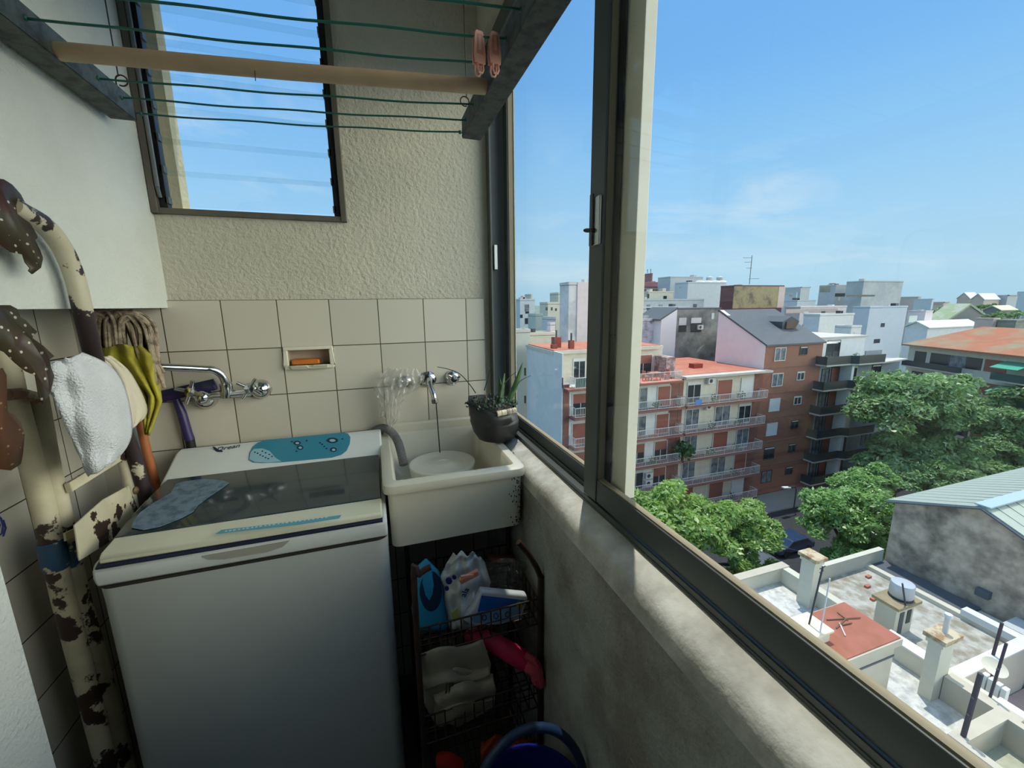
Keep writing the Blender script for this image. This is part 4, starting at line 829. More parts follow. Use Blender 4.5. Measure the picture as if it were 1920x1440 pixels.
m_green = mat('dark_green_balcony', (36, 84, 74), .6)
m_greyb = mat('blue_grey_render', (150, 160, 166), .85, var=.12, vs=.6)
m_dkgreen = mat('dark_green_grey_balcony', (50, 60, 62), .6)
m_ac = mat('white_unit', (214, 214, 208), .5)
m_plant = leaf_mat('balcony_plant', (40, 80, 34), (78, 118, 52), 3.)

def windowpart(root, x0, x1, y, z0, z1, kind, frame=m_rail, depth=.18):
    """one opening on a facade that faces -Y; glass or shutter set back inside a protruding surround"""
    t = .07; b = MB()
    for (a, c, d, e) in ((x0-t, x1+t, z1, z1+t), (x0-t, x0, z0, z1), (x1, x1+t, z0, z1), (x0-t, x1+t, z0-t, z0)): b.box(a, c, y-.07, y+.02, d, e)
    o = b.build('window', frame, root)
    if kind == 'shutter': MB().box(x0, x1, y-.05, y+.02, z0, z1).build('shutter', m_shut, o)
    elif kind == 'white': MB().box(x0, x1, y-.05, y+.02, z0, z1).build('shutter', m_shutw, o)
    else:
        s = {'half': .45, 'glass': .12, 'curtain': 0}[kind]
        zc = z1-(z1-z0)*s
        MB().box(x0, x1, y-.02, y+.02, z0, zc).build('pane', m_panec if kind == 'curtain' else m_pane, o)
        if s: MB().box(x0, x1, y-.055, y+.02, zc, z1).build('shutter', m_shut if kind == 'half' else m_shutw, o)
        b = MB(); b.box((x0+x1)/2-.03, (x0+x1)/2+.03, y-.05, y, z0, zc); b.build('mullion', frame, o)
    return o
def railing(root, x0, x1, y0, y1, z, h=.95, m=m_rail, step=.16, panel=None):
    b = MB(); r = .022
    P_ = [(x0, y1), (x0, y0), (x1, y0), (x1, y1)]
    for i in range(3):
        (ax, ay), (bx, by) = P_[i], P_[i+1]
        b.bar((ax, ay, z+h), (bx, by, z+h), .05, .05); b.bar((ax, ay, z+.12), (bx, by, z+.12), .035, .035)
        ln = math.hypot(bx-ax, by-ay); n = max(1, int(ln/step))
        for k in range(n+1): x, y = ax+(bx-ax)*k/n, ay+(by-ay)*k/n; t = r if k % 8 else .04; b.box(x-t/2, x+t/2, y-t/2, y+t/2, z+.1, z+h)
    o = b.build('railing', m, root)
    if panel is not None: MB().box(x0+.02, x1-.02, y0+.03, y0+.05, z+.12, z+h-.05).build('railing_panel', panel, o)
    return o
def bush(root, c, r, n=70, m=None, name='balcony_plant'):
    b = MB(); c = Vector(c)
    for k in range(n):
        d = V(rc_.gauss(0, 1), rc_.gauss(0, 1), rc_.gauss(0, 1)).normalized()*r*rc_.uniform(.4, 1); p = c+d; u = V(rc_.uniform(-1, 1), rc_.uniform(-1, 1), rc_.uniform(-.3, 1)).normalized()*r*.4; s_ = u.orthogonal().normalized()*r*.16
        b.add([p, p+u*.5+s_, p+u, p+u*.5-s_], [(0, 1, 2, 3)])
    return b.build(name, m or m_plant, root)
def acunit(root, x, y, z):
    o = MB().box(x-.42, x+.42, y-.34, y-.02, z, z+.6).build('air_conditioner', m_ac, root)
    MB().lathe([(.2, 0), (.2, .012), (.0001, .012)], (x-.1, y-.345, z+.3), (0, -1, 0), 16).build('fan_grille', m_raild, o)

FY = 33.
ZS = [ -7.45+H-2.83*k for k in range(5)]      # slab levels
# --- white block with set-back terrace flat (A)
A = thing('apartment_building', 'white balcony apartment block with plain blue-grey side wall and orange flat roof', 'building', (22, 38, GZ))
xa0, xa1 = 15.75, 28.2
zt = -7.45+H
MB().box(xa0, xa1, FY, 42, GZ, zt).build('walls', m_whitew, A)
MB().box(xa0-.12, xa0, FY+.0, 42, GZ, -4.3+H).build('side_wall', m_bluew, A)
MB().box(xa0, xa1, 35.4, 42, zt, -4.42+H).build('top_floor_walls', m_cream, A)
b = MB(); b.box(xa0-.2, xa1-.3, 34.9, 42.1, -4.62+H, -4.3+H); b.build('roof_cornice', m_cream, A)
MB().box(xa0, xa1-.5, 35.1, 41.9, -4.3+H, -4.24+H).build('roof', m_orange, A)
MB().prism([(xa0-.11, FY, zt), (xa0-.11, FY, zt+.95), (xa0-.11, 35.2, -4.5+H), (xa0-.11, 35.4, -4.5+H), (xa0-.11, 35.4, zt)], (.14, 0, 0)).build('side_parapet', m_bluew, A)
MB().box(xa1-.9, xa1+.2, 33.6, 35.6, zt, zt+2.1).build('stained_side_wall', mat('peeling_plaster', (206, 186, 180), .95, c2=(150, 118, 112), vs=1.6, lo=.42, hi=.58, var=.2), A)
MB().box(xa0+.02, xa0+.62, FY-.06, FY, GZ, zt+.3).build('brick_pilaster', m_brick2, A); MB().box(xa1-.75, xa1+.32, FY-.05, FY+1.2, GZ, zt+.05).build('brick_pilaster', m_brick2, A)
bays = [(16.75, 18.35), (20.6, 22.05), (23.1, 24.75), (26.0, 27.45)]
kinds = [['half', 'glass', 'curtain', 'shutter'], ['shutter', 'shutter', 'curtain', 'shutter'], ['half', 'curtain', 'half', 'half'], ['glass', 'half', 'glass', 'half'], ['shutter', 'glass', 'shutter', 'curtain']]
for k in range(5):
    z0 = ZS[k]-2.83+.2; z1 = z0+1.98
    for (x0, x1), kd in zip(bays, kinds[k]): windowpart(A, x0, x1, FY, z0, z1, kd)
    sl = MB().box(xa0+.6, xa1+.3, FY-1.15, FY, ZS[k]-2.83-.02, ZS[k]-2.83+.16).build('balcony_slab', m_redslab, A)
    railing(A, xa0+.75, xa1+.15, FY-1.1, FY-.05, ZS[k]-2.83+.16, .95)
    for x in (19.4, 22.5, 25.4): 
        if rc_.random() < .6: bush(A, (x, FY-.7, ZS[k]-2.83+.6), .42)
acunit(A, 25.35, FY, ZS[3]-2.83+.5); acunit(A, 25.35, FY, ZS[3]-2.83+1.3); acunit(A, 22.6, FY, ZS[1]-1.3)
MB().box(xa0, xa1-.1, FY-1.1, FY+.02, zt-.16, zt+.02).build('terrace_slab', m_redslab, A)
MB().box(23.4, xa1-.2, FY-1.0, 35.3, zt+.02, zt+.05).build('terrace_floor', mat('orange_tile_floor', (214, 124, 96), .8, var=.1, vs=2), A)
railing(A, xa0+.7, 22.9, FY-1.05, FY+.1, zt+.02, 1.0, panel=m_green); railing(A, 23.2, xa1-.3, FY-1.05, FY+.1, zt+.02, .95)
for (x0, x1, kd) in ((18.0, 19.2, 'glass'), (22.1, 23.9, 'half'), (24.9, 26.9, 'half')): windowpart(A, x0, x1, 35.4, zt+.3, zt+2.2, kd)
b = MB(); b.box(21.2, 24, 34.7, 35.4, zt+2.25, zt+2.4); b.build('canopy', m_cream, A)
q = PX(1043, 634, 17.3)
def chimney_r(x, y, z, w, h, m, root, nm='chimney'): return MB().box(x-w/2, x+w/2, y-w/2, y+w/2, z, z+h).build(nm, m, root)
m_redbrick = mat('red_chimney_brick', (150, 62, 50), .9, var=.2, vs=4)
for (x, y, w_, h_) in ((17.1, 37.5, .75, 1.0), (17.9, 35.8, .45, .8), (16.4, 36.5, .5, .4), (24.6, 36.2, .5, .65)):
    c = chimney_r(x, y, -4.25+H, w_, h_, m_redbrick, A); MB().tube([(x, y, -4.25+H+h_), (x, y, -4.25+H+h_+.7)], .09, 8).build('flue_pipe', m_raild, c)
# terrace furniture on A
tt = thing('garden_table', 'orange red garden table on the tiled roof terrace of the white block', 'table', (25.6, 33.1, zt+.05)); b = MB().box(25.0, 26.2, 32.75, 33.5, zt+.75, zt+.82); b.build('tabletop', m_orange, tt)
for x, y in ((25.1, 32.85), (26.1, 32.85), (25.1, 33.4), (26.1, 33.4)): MB().box(x-.04, x+.04, y-.04, y+.04, zt+.05, zt+.75).build('leg', m_orange, tt)
for i, x in enumerate((24.6, 26.9)):
    ch_ = thing('garden_chair', ['orange red garden chair left of the terrace table on the white block', 'orange red garden chair right of the terrace table on the white block'][i], 'chair', (x, 33.1, zt+.05), 'orange garden chairs on the terrace')
    MB().box(x-.25, x+.25, 32.85, 33.35, zt+.46, zt+.52).build('seat', m_orange, ch_); xb = x+(.25 if i else -.25); MB().box(xb-.03, xb+.03, 32.85, 33.35, zt+.52, zt+1.02).build('backrest', m_orange, ch_)
    for dx in (-.2, .2):
        for dy in (-.2, .2): MB().box(x+dx-.03, x+dx+.03, 33.1+dy-.03, 33.1+dy+.03, zt+.05, zt+.46).build('leg', m_orange, ch_)

# --- lower block with orange roof (B)
B = thing('apartment_building', 'cream balcony block with lower orange flat roof between white block and brick block', 'building', (34, 38, GZ))
xb0, xb1 = 28.55, 39.5; zb = -7.3+H
MB().box(xb0, xb1, FY, 44, GZ, zb-.1).build('walls', m_cream, B); b = MB(); b.box(xb0+.02, xb1-.14, FY, 44, zb-.1, zb+.12); b.box(xb0+.02, xb1+.35, FY-.9, FY-.0601, zb-.1, zb+.12); b.build('roof_cornice', m_slab, B)
MB().box(xb0+.1, xb1-.3, FY+.1, 43.9, zb+.12, zb+.17).build('roof', m_orange, B); MB().box(xb0+4.4, xb0+5.6, 36, 36.8, zb+.17, zb+.65).build('roof_hatch', m_redbrick, B)
MB().box(xb1-1.15, xb1+.0, FY-.05, FY, GZ, zb-.1).build('brick_strip', m_brick2, B); MB().box(xb0, xb0+.5, FY-.05, FY, GZ, zb-.1).build('brick_strip', m_brick2, B)
bays = [(29.6, 31.2), (33.4, 35.3), (36.6, 38.2)]
kinds = [['glass', 'shutter', 'white'], ['curtain', 'curtain', 'glass'], ['curtain', 'shutter', 'curtain'], ['curtain', 'curtain', 'shutter'], ['shutter', 'shutter', 'white']]
for k in range(5):
    zf = zb-.1-2.83*(k+1)+.05
    for (x0, x1), kd in zip(bays, kinds[k]): windowpart(B, x0, x1, FY, zf+.15, zf+2.2, kd)
    MB().box(xb0+.2, xb1-.2, FY-1.1, FY, zf-.16, zf).build('balcony_slab', m_redslab, B)
    railing(B, xb0+.3, xb1-.3, FY-1.05, FY-.05, zf, .95, panel=None)
    for x in (32.4, 35.9):
        if rc_.random() < .7: bush(B, (x, FY-.7, zf+.55), .45)
bush(B, (28.9, FY-.8, zb-.1-2.83*2.6), 1.0, 260, name='climbing_plant'); acunit(B, 32.3, FY, zb-.9); acunit(B, 32.3, FY, zb-3.6)
MB().box(29.7, 30.5, FY-1.1, FY-1.08, zb-2.75, zb-2.2).build('blue_cloth', mat('blue_laundry', (86, 132, 190), .8), B)

# --- brick block with slate roof
C = thing('brick_building', 'orange brick block with pink side wall and sloping dark slate roof', 'building', (43.5, 38, GZ))
xc0, xc1 = 39.5, 48.1; zc_ = -4.5+H; zr_ = -.95+H
MB().box(xc0, xc1, FY-.02, FY+6, GZ, zc_).build('walls', m_brick, C)
MB().prism([(xc0-.06, FY, zb), (xc0-.06, FY, zc_), (xc0-.06, 39.5, zr_), (xc0-.06, 39.7, zr_), (xc0-.06, 39.7, zb)], (.5, 0, 0)).build('side_wall', m_pink, C)
MB().prism([(xc0-.15, FY-.25, zc_-.02), (xc0-.15, 39.6, zr_+.03), (xc0-.15, 39.8, zr_+.03), (xc0-.15, 39.8, zr_-.2), (xc0-.15, 39.6, zr_-.2), (xc0-.15, FY-.25, zc_-.2)], (xc1-xc0+.3, 0, 0)).build('roof', m_slate, C)
b = MB().prism([(44.6, 35.4, -3.2+H), (46.6, 35.4, -3.2+H), (46.9, 35.2, -2.3+H), (45.6, 35.2, -1.7+H), (44.3, 35.2, -2.3+H)], (0, 3.2, 0)); b.build('dormer', m_slate, C); MB().box(44.9, 46.4, 35.15, 35.3, -3.1+H, -2.3+H).build('dormer_window', mat('brown_dormer_wood', (98, 76, 62), .8), C)
kd1 = ['curtain', 'curtain', 'white', 'white', 'glass', 'curtain', 'glass']
for k in range(7):
    p = PY(1459, 663.5, FY); z = p.z-2.83*k; windowpart(C, 40.9, 42.35, FY-.02, z-.72, z+.62, kd1[k], frame=m_rail if k in (0, 1, 2, 3) else m_raild)
    windowpart(C, 44.6, 45.6, FY-.02, z-.25, z+.6, 'glass', frame=m_rail if k in (1, 2) else m_raild)
    MB().box(xc0, xc1, FY-.06, FY-.02, z-1.62, z-1.5).build('string_course', m_brick2, C)
# --- grey balcony block
D = thing('apartment_building', 'blue-grey apartment block with dark balconies and white slab edges behind the trees', 'building', (55, 38, GZ))
xd0, xd1 = 48.1, 62.; zd = -7.2+H
MB().box(xd0, xd1, FY, 45, GZ, zd).build('walls', m_greyb, D); MB().box(xd0+1.4, xd1-2.0, 36.0, 45, zd, zd+2.6).build('top_floor_walls', m_whitew, D); MB().box(xd0+1.2, xd1-1.8, 35.8, 45, zd+2.6, zd+2.8).build('roof', m_slab, D)
MB().box(48.7, 51.4, 33.6, 35.8, zd+2.3, zd+2.36).build('awning', mat('cream_awning', (232, 226, 206), .8), D)
for k in range(6):
    zf = zd-2.83*(k-.0); 
    pts = [(47.2, FY, zf), (47.2, FY-1.3, zf), (51.0, FY-1.3, zf), (51.6, FY-1.8, zf), (56.0, FY-1.8, zf), (61.5, FY-1.0, zf), (61.5, FY, zf)]
    MB().prism(pts, (0, 0, .16)).build('balcony_slab', m_slab, D)
    b = MB()
    for i in range(1, 4): b.bar((pts[i][0], pts[i][1]+.05, zf+.62), (pts[i+1][0], pts[i+1][1]+.05, zf+.62), .05, .92)
    b.bar((47.25, FY, zf+.62), (47.25, FY-1.25, zf+.62), .05, .92)
    b.build('balustrade', m_dkgreen, D)
    if k:
        windowpart(D, 48.5, 49.6, FY, zf+.15, zf+2.3, 'curtain', m_raild); windowpart(D, 50.0, 51.2, FY, zf+.15, zf+2.4, 'shutter', m_raild); MB().box(51.35, 51.75, FY-1.3, FY, zf+.16, zf+2.83).build('white_column', m_whitew, D)
        windowpart(D, 52.4, 54.3, FY, zf+.15, zf+2.4, ['white', 'glass', 'glass', 'white', 'glass', 'glass'][k], m_rail); windowpart(D, 57.0, 58.5, FY, zf+.7, zf+2.3, ['curtain', 'glass', 'white', 'glass', 'curtain', 'glass'][k], m_raild)
    else:
        for x in (48.4, 53.0, 55.2): bush(D, (x, FY-.6, zf+.7), .5)
        MB().box(53.4, 56.2, FY-1.2, FY-1.1, zf+.16, zf+1.5).build('privacy_screen', m_greyb, D)
for (x0, x1, kd) in ((50.2, 51.6, 'glass'), (53.2, 55.4, 'glass')): windowpart(D, x0, x1, 36.0, zd+.3, zd+2.3, kd, m_raild)

# --- generic background block seen at px x0..x1, top y0, standing at depth Y
def block(name, label, x0, x1, yt, Yd, deep, mw, mr=None, zbot=None, wins=None, par=.35, cat='building', yt2=None):
    deep = min(deep, .055*Yd); a = PY(x0, yt, Yd+deep); c = PY(x1, yt, Yd); a.z = c.z; z = (a.z+PY(x1, yt2 if yt2 else yt, Yd).z)/2
    if yt2 is None: z = a.z
    r = thing(name, label, cat, ((a.x+c.x)/2, Yd+deep/2, GZ)); zb_ = GZ if zbot is None else zbot
    MB().box(a.x, c.x, Yd, Yd+deep, zb_, z-par).build('walls', mw, r); b = MB(); e = min(.25, (c.x-a.x)*.05)
    t_ = e
    b.box(a.x-t_*.3, c.x+t_*.3, Yd-t_*.3, Yd+t_, z-par, z); b.box(a.x-t_*.3, c.x+t_*.3, Yd+deep-t_, Yd+deep, z-par, z); b.box(a.x-t_*.3, a.x+t_, Yd+t_, Yd+deep-t_, z-par, z); b.box(c.x-t_, c.x+t_*.3, Yd+t_, Yd+deep-t_, z-par, z)
    b.build('parapet', mw, r)
    MB().box(a.x, c.x, Yd, Yd+deep, z-par-.05, z-par+.02).build('roof', mr or m_slab, r)
    pxh = yt+60; rw = random.Random(int(x0*7+yt))
    if not any(k_ in label for k_ in ('blank', 'tower', 'tank', 'chimney', 'shed', 'slab', 'ochre', 'streaked', 'narrow')) and c.x-a.x > 2.5:
        fx0, fx1 = a.x+.5, c.x-.6; nx = max(1, min(6, int((fx1-fx0)/2.6)))
        for r_ in range(3):
            for k_ in range(nx):
                if rw.random() < .45: continue
                wx = fx0+(fx1-fx0)*(k_+.25)/nx; zz = z-1.2-2.9*r_; MB().box(wx, wx+rw.uniform(.8, 1.5), Yd-.05, Yd+.02, zz-rw.uniform(.9, 1.6), zz).build('window', rw.choice([m_pane, m_panec, m_raild, m_shutw, m_shut]), r)
    if c.x-a.x > 3 and 'tank' not in label and 'chimney' not in label:
        for k_ in range(rw.randint(1, 3)):
            wx = rw.uniform(a.x+.6, c.x-1.4); hh = rw.uniform(.25, .9)*Yd/90; MB().box(wx, wx+rw.uniform(.5, 1.6)*Yd/90, Yd+deep*.4, Yd+deep*.7, z-par, z-par+hh+.3).build('roof_vent', rw.choice([m_slab, m_raild, mw]), r)
    for wn in (wins or []):
        p = PY(wn[0], wn[1], Yd); q_ = PY(wn[2], wn[3], Yd); MB().box(p.x, q_.x, Yd-.04, Yd+.02, q_.z, p.z).build('window', wn[4] if len(wn) > 4 else m_pane, r)
    return r
def bm_(n, c, var=.1, c2=None, vs=.25): return mat(n, c, .9, var=var, vs=vs, c2=c2)
m_conc = bm_('weathered_concrete', (222, 220, 214), .12, (192, 192, 190), .3); m_lilac = bm_('pale_lilac_render', (226, 212, 208)); m_olive = bm_('olive_grey_render', (200, 200, 182)); m_hblue = bm_('hazy_blue_render', (204, 208, 208)); m_hgrey = bm_('hazy_grey_render', (190, 192, 192)); m_mar = bm_('maroon_brick', (160, 112, 112)); m_beige = bm_('beige_render', (216, 208, 186)); m_sea = bm_('sea_green_render', (188, 198, 186)); m_wht = bm_('bright_white_roofing', (222, 226, 224)); m_pkb = bm_('dusty_pink_render', (204, 182, 170)); m_ggr = bm_('grey_green_concrete', (128, 140, 124), .2, (150, 152, 134), .4); m_tile_o = mat('orange_roof_tiles', (176, 110, 80), .9, c2=(152, 140, 110), vs=.22, var=.15); m_mot = bm_('ochre_stained_wall', (166, 150, 112), .2, (112, 96, 80), .35); m_rustw_ = bm_('deep_red_wall', (122, 72, 76))  # pale far tones: distance haze is put into the wall colours
block('tower_building', 'pale weathered concrete tower with dark door rising behind the orange roof', 1050, 1140, 529, 48, 6, m_conc, m_slab, wins=[(1081, 607, 1091, 641, m_raild)])
MB().box(PY(1083, 529, 47.9).x, PY(1139, 529, 47.9).x, 47.85, 48.0, -6, PY(1083, 529, 48).z).build('front_panel', m_lilac, bpy.data.objects['tower_building'])
block('apartment_building', 'cream blank wall building left behind the blue-grey side wall by the window frame', 960, 1043, 622, 46, 9, m_beige, m_slab)
block('apartment_building', 'pale narrow building at the far left edge of the window view', 940, 994, 617, 43.5, 2, mat('cream_grey_render', (206, 206, 190), .9, var=.08, vs=.4), m_slab, wins=[(983, 690, 986, 704), (983, 742, 986, 756)])
block('apartment_building', 'olive grey building left of the weathered concrete tower', 1031, 1052, 548, 66, 8, m_olive)
block('apartment_building', 'pale blue building low on the left horizon beside the pilaster', 962, 1003, 560, 84, 10, m_hblue, wins=[(985, 583, 992, 588), (975, 590, 980, 596)])
block('water_tank_house', 'small grey roof tank house on the left horizon', 984, 998, 551, 88, 4, m_olive)
block('apartment_building', 'cream building with dark windows left of the concrete tower', 1012, 1050, 566, 62, 7, m_beige, wins=[(1023, 576, 1027, 582), (1033, 576, 1036, 582), (1041, 578, 1044, 583)])
block('apartment_building', 'sea green low building left behind the cream wall', 990, 1018, 588, 56, 6, m_sea)
block('house', 'white flat house behind the cream wall left of the tower', 1016, 1042, 594, 52, 4, m_hblue, m_wht)
block('chimney_stack', 'pale pink chimney stack behind the orange roof at left', 1026, 1041, 604, 47.5, 1, m_lilac)
mar = block('brick_tower', 'maroon brick tower with roof antennas on the horizon', 1201, 1224, 512, 134, 7, m_mar, par=.6)
block('brick_building', 'maroon stepped brick building below the maroon tower', 1184, 1236, 529, 126.5, 7, m_mar); block('brick_building', 'long maroon brick block with pale bands and dark windows', 1152, 1238, 537, 119, 7, m_mar, wins=[(1164, 543, 1168, 552), (1174, 543, 1178, 552), (1186, 543, 1190, 552), (1158, 553.5, 1196, 555, m_slab), (1194, 540, 1238, 541.5, m_slab)])
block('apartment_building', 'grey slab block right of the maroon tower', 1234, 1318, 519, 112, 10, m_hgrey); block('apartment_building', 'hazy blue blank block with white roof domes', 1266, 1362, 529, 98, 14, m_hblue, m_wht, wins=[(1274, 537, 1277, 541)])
dm = bpy.data.objects
for i, x in enumerate((1312, 1326, 1341, 1353)):
    p = PY(x, 529, 100); MB().ball(p, 1.1, 14, (1.2, 1.2, .45)).build('roof_dome', m_wht, [o for o in dm if o.get('label', '').startswith('hazy blue blank')][0], smooth=True)
for i, x in enumerate((1331, 1350)):
    p = PY(x, 520, 104); q_ = tag(MB().lathe([(1.0, 0), (1.0, 2.6), (.0001, 3.0)], (p.x, 104, p.z-2.6), n=14).build('roof_tank', m_hgrey, smooth=True), ['left grey roof tank above the white domes', 'right grey roof tank above the white domes'][i], 'tank', 'grey roof tanks above the domes')
block('apartment_building', 'beige low block with pale windows under the maroon bricks', 1194, 1263, 546, 92, 8, m_beige, wins=[(1198, 551, 1203, 558, m_sea), (1213, 551, 1217, 559)])
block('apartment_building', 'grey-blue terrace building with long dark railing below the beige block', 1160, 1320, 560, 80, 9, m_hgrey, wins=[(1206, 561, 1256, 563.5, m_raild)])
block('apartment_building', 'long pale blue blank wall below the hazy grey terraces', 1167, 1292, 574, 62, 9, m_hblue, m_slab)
block('apartment_building', 'white streaked building behind the orange roof right of the window stile', 1182, 1262, 596, 47, 5, mat('streaked_white_render', (216, 210, 216), .95, c2=(128, 122, 128), vs=.9, lo=.48, hi=.7), m_beige)
block('apartment_building', 'weathered low house left of the white streaked building', 1150, 1186, 588, 54, 5, m_sea)
# dark grey stained building with lean-to
p0 = PY(1270, 580, 45.5); p1 = PY(1352, 577, 45.5)
DG = thing('apartment_building', 'dark stained grey building with white shutters behind the lower orange roof', 'building', ((p0.x+p1.x)/2, 48, GZ))
MB().box(p0.x, p1.x, 45.5, 52, GZ, p0.z).build('walls', m_dkgrey, DG); MB().box(p0.x-.1, p1.x, 45.4, 52, p0.z, p0.z+.15).build('roof', m_slate, DG)
pl0 = PY(1240, 600, 45.5); MB().prism([(pl0.x, 45.5, pl0.z), (p0.x, 45.5, p0.z), (p0.x, 45.5, GZ), (pl0.x, 45.5, GZ)], (0, 5, 0)).build('lean_to_wall', mat('light_blue_render', (228, 228, 226), .9), DG)
MB().prism([(pl0.x-.3, 45.4, pl0.z-.1), (p0.x, 45.4, p0.z+.1), (p0.x, 45.4, p0.z+.28), (pl0.x-.3, 45.4, pl0.z+.1)], (0, 5.3, 0)).build('lean_to_roof', m_slate, DG)
for (a, c, d, e, mm) in ((1273, 596, 1286, 610, m_conc), (1296, 596, 1314, 606, m_shutw), (1296, 606, 1314, 622, m_pane), (1273, 610, 1286, 622, m_pane), (1334, 587, 1338, 598, m_shutw)):
    q0, q1 = PY(a, c, 45.5), PY(d, e, 45.5); MB().box(q0.x, q1.x, 45.44, 45.52, q1.z, q0.z).build('window', mm, DG)
q0 = PY(1311, 612, 45.5); acunit(DG, q0.x, 45.5, q0.z-.4)
# rust building
block('apartment_building', 'dark red and ochre stained building with tall roof antenna', 1352, 1470, 535, 76, 10, m_rustw_, m_slab); RB = [o for o in bpy.data.objects if o.get('label', '').startswith('dark red and ochre')][0]
q0, q1 = PY(1377, 537, 75.9), PY(1456, 577, 75.9); MB().box(q0.x, q1.x, 75.85, 76., q1.z, q0.z).build('stained_front', m_mot, RB); q2 = PY(1468, 577, 75.9); MB().box(q1.x, q2.x, 75.8, 76, q2.z, q0.z).build('pink_pier', m_pkb, RB)
def antenna(px, yt, yb, Yd, label, arms, r=.05):
    a, b_ = PY(px, yb, Yd), PY(px+1, yt, Yd); t = thing('roof_antenna', label, 'antenna', tuple(a)); MB().tube([a, V(a.x, a.y, b_.z)], r, 6).build('mast', m_raild, t)
    for (yy, wl, wr) in arms: c = PY(px, yy, Yd); w_ = PY(px+10, yy, Yd).x-c.x; MB().tube([V(c.x-w_*wl/10, Yd, c.z), V(c.x+w_*wr/10, Yd, c.z+.1)], r*.6, 5).build('crossbar', m_raild, t)
    return t
antenna(1405, 479, 533, 77, 'tall thin television mast on the ochre stained building', [(484, 12, 4), (492, 9, 3), (503, 6, 5), (523, 2, 18)], .07)
antenna(1214, 505, 512, 130, 'left short antenna on the maroon tower', [(507, 1, 1)], .1); antenna(1220, 504, 512, 130, 'right short antenna on the maroon tower', [(506, 1, 1)], .1)
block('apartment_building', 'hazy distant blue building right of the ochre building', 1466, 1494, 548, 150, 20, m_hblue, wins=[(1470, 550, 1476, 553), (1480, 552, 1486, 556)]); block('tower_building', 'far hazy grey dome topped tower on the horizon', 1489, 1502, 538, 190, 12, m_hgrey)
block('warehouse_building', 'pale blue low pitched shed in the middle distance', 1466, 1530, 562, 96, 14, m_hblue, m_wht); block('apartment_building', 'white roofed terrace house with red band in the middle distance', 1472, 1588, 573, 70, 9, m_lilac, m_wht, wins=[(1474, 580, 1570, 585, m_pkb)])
block('apartment_building', 'grey block with yellow patch left of the big grey block', 1537, 1592, 534, 100, 10, m_hgrey, wins=[(1538, 536, 1556, 548, m_ggr), (1566, 550, 1584, 556)]); block('apartment_building', 'big grey blank block on the skyline', 1588, 1694, 527, 90, 14, bm_('blue_grey_concrete', (188, 190, 188), .1, (172, 176, 176), .2), m_slab, wins=[(1588, 553, 1640, 556, m_raild)])
block('apartment_building', 'light blue blank side building in front of the big grey block', 1600, 1702, 573, 62, 14, bm_('light_blue_blank_wall', (204, 212, 216), .06), m_slab, wins=[(1652, 606, 1658, 613), (1639, 636, 1649, 643)])
block('apartment_building', 'white blank wall house left of the light blue building', 1508, 1602, 587, 58, 6, m_whitew, m_slab); block('roof_house', 'small white roof house with pink pitched top', 1566, 1616, 610, 52, 4, m_whitew, m_pkb, wins=[(1586, 643, 1606, 652)]); block('roof_house', 'pale terrace wall house right of the slate roof', 1543, 1600, 632, 50, 3, m_whitew, m_pkb)
block('apartment_building', 'lilac grey house right of the light blue building', 1703, 1750, 582, 76, 9, m_lilac, m_slab, wins=[(1705, 592, 1718, 604, m_sea)]); block('apartment_building', 'hazy pink low building on the right skyline', 1694, 1722, 556, 130, 12, m_pkb); block('apartment_building', 'pale blue low building on the right skyline', 1718, 1748, 560, 118, 12, m_hblue); block('apartment_building', 'small striped brown house on the right skyline', 1746, 1770, 566, 120, 9, m_pkb, wins=[(1748, 569, 1766, 572, m_raild)])
def gable(name, label, x0, x1, ye, yr, Yd, deep, mw, mr, cat='house', over=.4):
    a, c = PY(x0, ye, Yd), PY(x1, ye, Yd); zr = PY((x0+x1)/2, yr, Yd).z; r = thing(name, label, cat, ((a.x+c.x)/2, Yd+deep/2, GZ))
    # ridge runs along X; the near slope faces the viewer
    MB().prism([(a.x, Yd, GZ), (a.x, Yd, a.z), (a.x, Yd+deep/2, zr), (a.x, Yd+deep, a.z), (a.x, Yd+deep, GZ)], (c.x-a.x, 0, 0)).build('walls', mw, r)
    MB().prism([(a.x-over, Yd-over, a.z-.1), (a.x-over, Yd+deep/2, zr+.05), (a.x-over, Yd+deep+over, a.z-.1), (a.x-over, Yd+deep+over, a.z+.15), (a.x-over, Yd+deep/2, zr+.35), (a.x-over, Yd-over, a.z+.15)], (c.x-a.x+2*over, 0, 0)).build('roof', mr, r); return r
def gable_front(name, label, x0, x1, ye, xr, yr, Yd, deep, mw, mr, cat='house'):
    a, c, k = PY(x0, ye, Yd), PY(x1, ye, Yd), PY(xr, yr, Yd); r = thing(name, label, cat, ((a.x+c.x)/2, Yd+deep/2, GZ))
    MB().prism([(a.x, Yd, GZ), (c.x, Yd, GZ), (c.x, Yd, c.z), (k.x, Yd, k.z), (a.x, Yd, a.z)], (0, deep, 0)).build('gable_wall', mw, r)
    MB().prism([(a.x-.8, Yd-.3, a.z-.6), (k.x, Yd-.3, k.z), (c.x+.8, Yd-.3, c.z-.6), (c.x+.8, Yd-.3, c.z), (k.x, Yd-.3, k.z+.7), (a.x-.8, Yd-.3, a.z)], (0, deep, 0)).build('roof', mr, r); return r
m_moss = bm_('mossy_green_roof', (150, 166, 128), .15, (172, 176, 158), .3); m_dkw = bm_('dark_gable_wall', (124, 124, 122))
gable_front('church_gable', 'steep mossy gabled church roof on the right', 1768, 1868, 606, 1818, 573, 84, 6, m_dkw, m_moss, 'church'); gable('house', 'bright white pitched roof house above the church gables', 1845, 1874, 562, 551, 128, 5, m_pkb, m_wht); gable('house', 'white pitched roof house left of the brightest roof', 1818, 1836, 560, 549, 136, 5, m_pkb, m_wht)
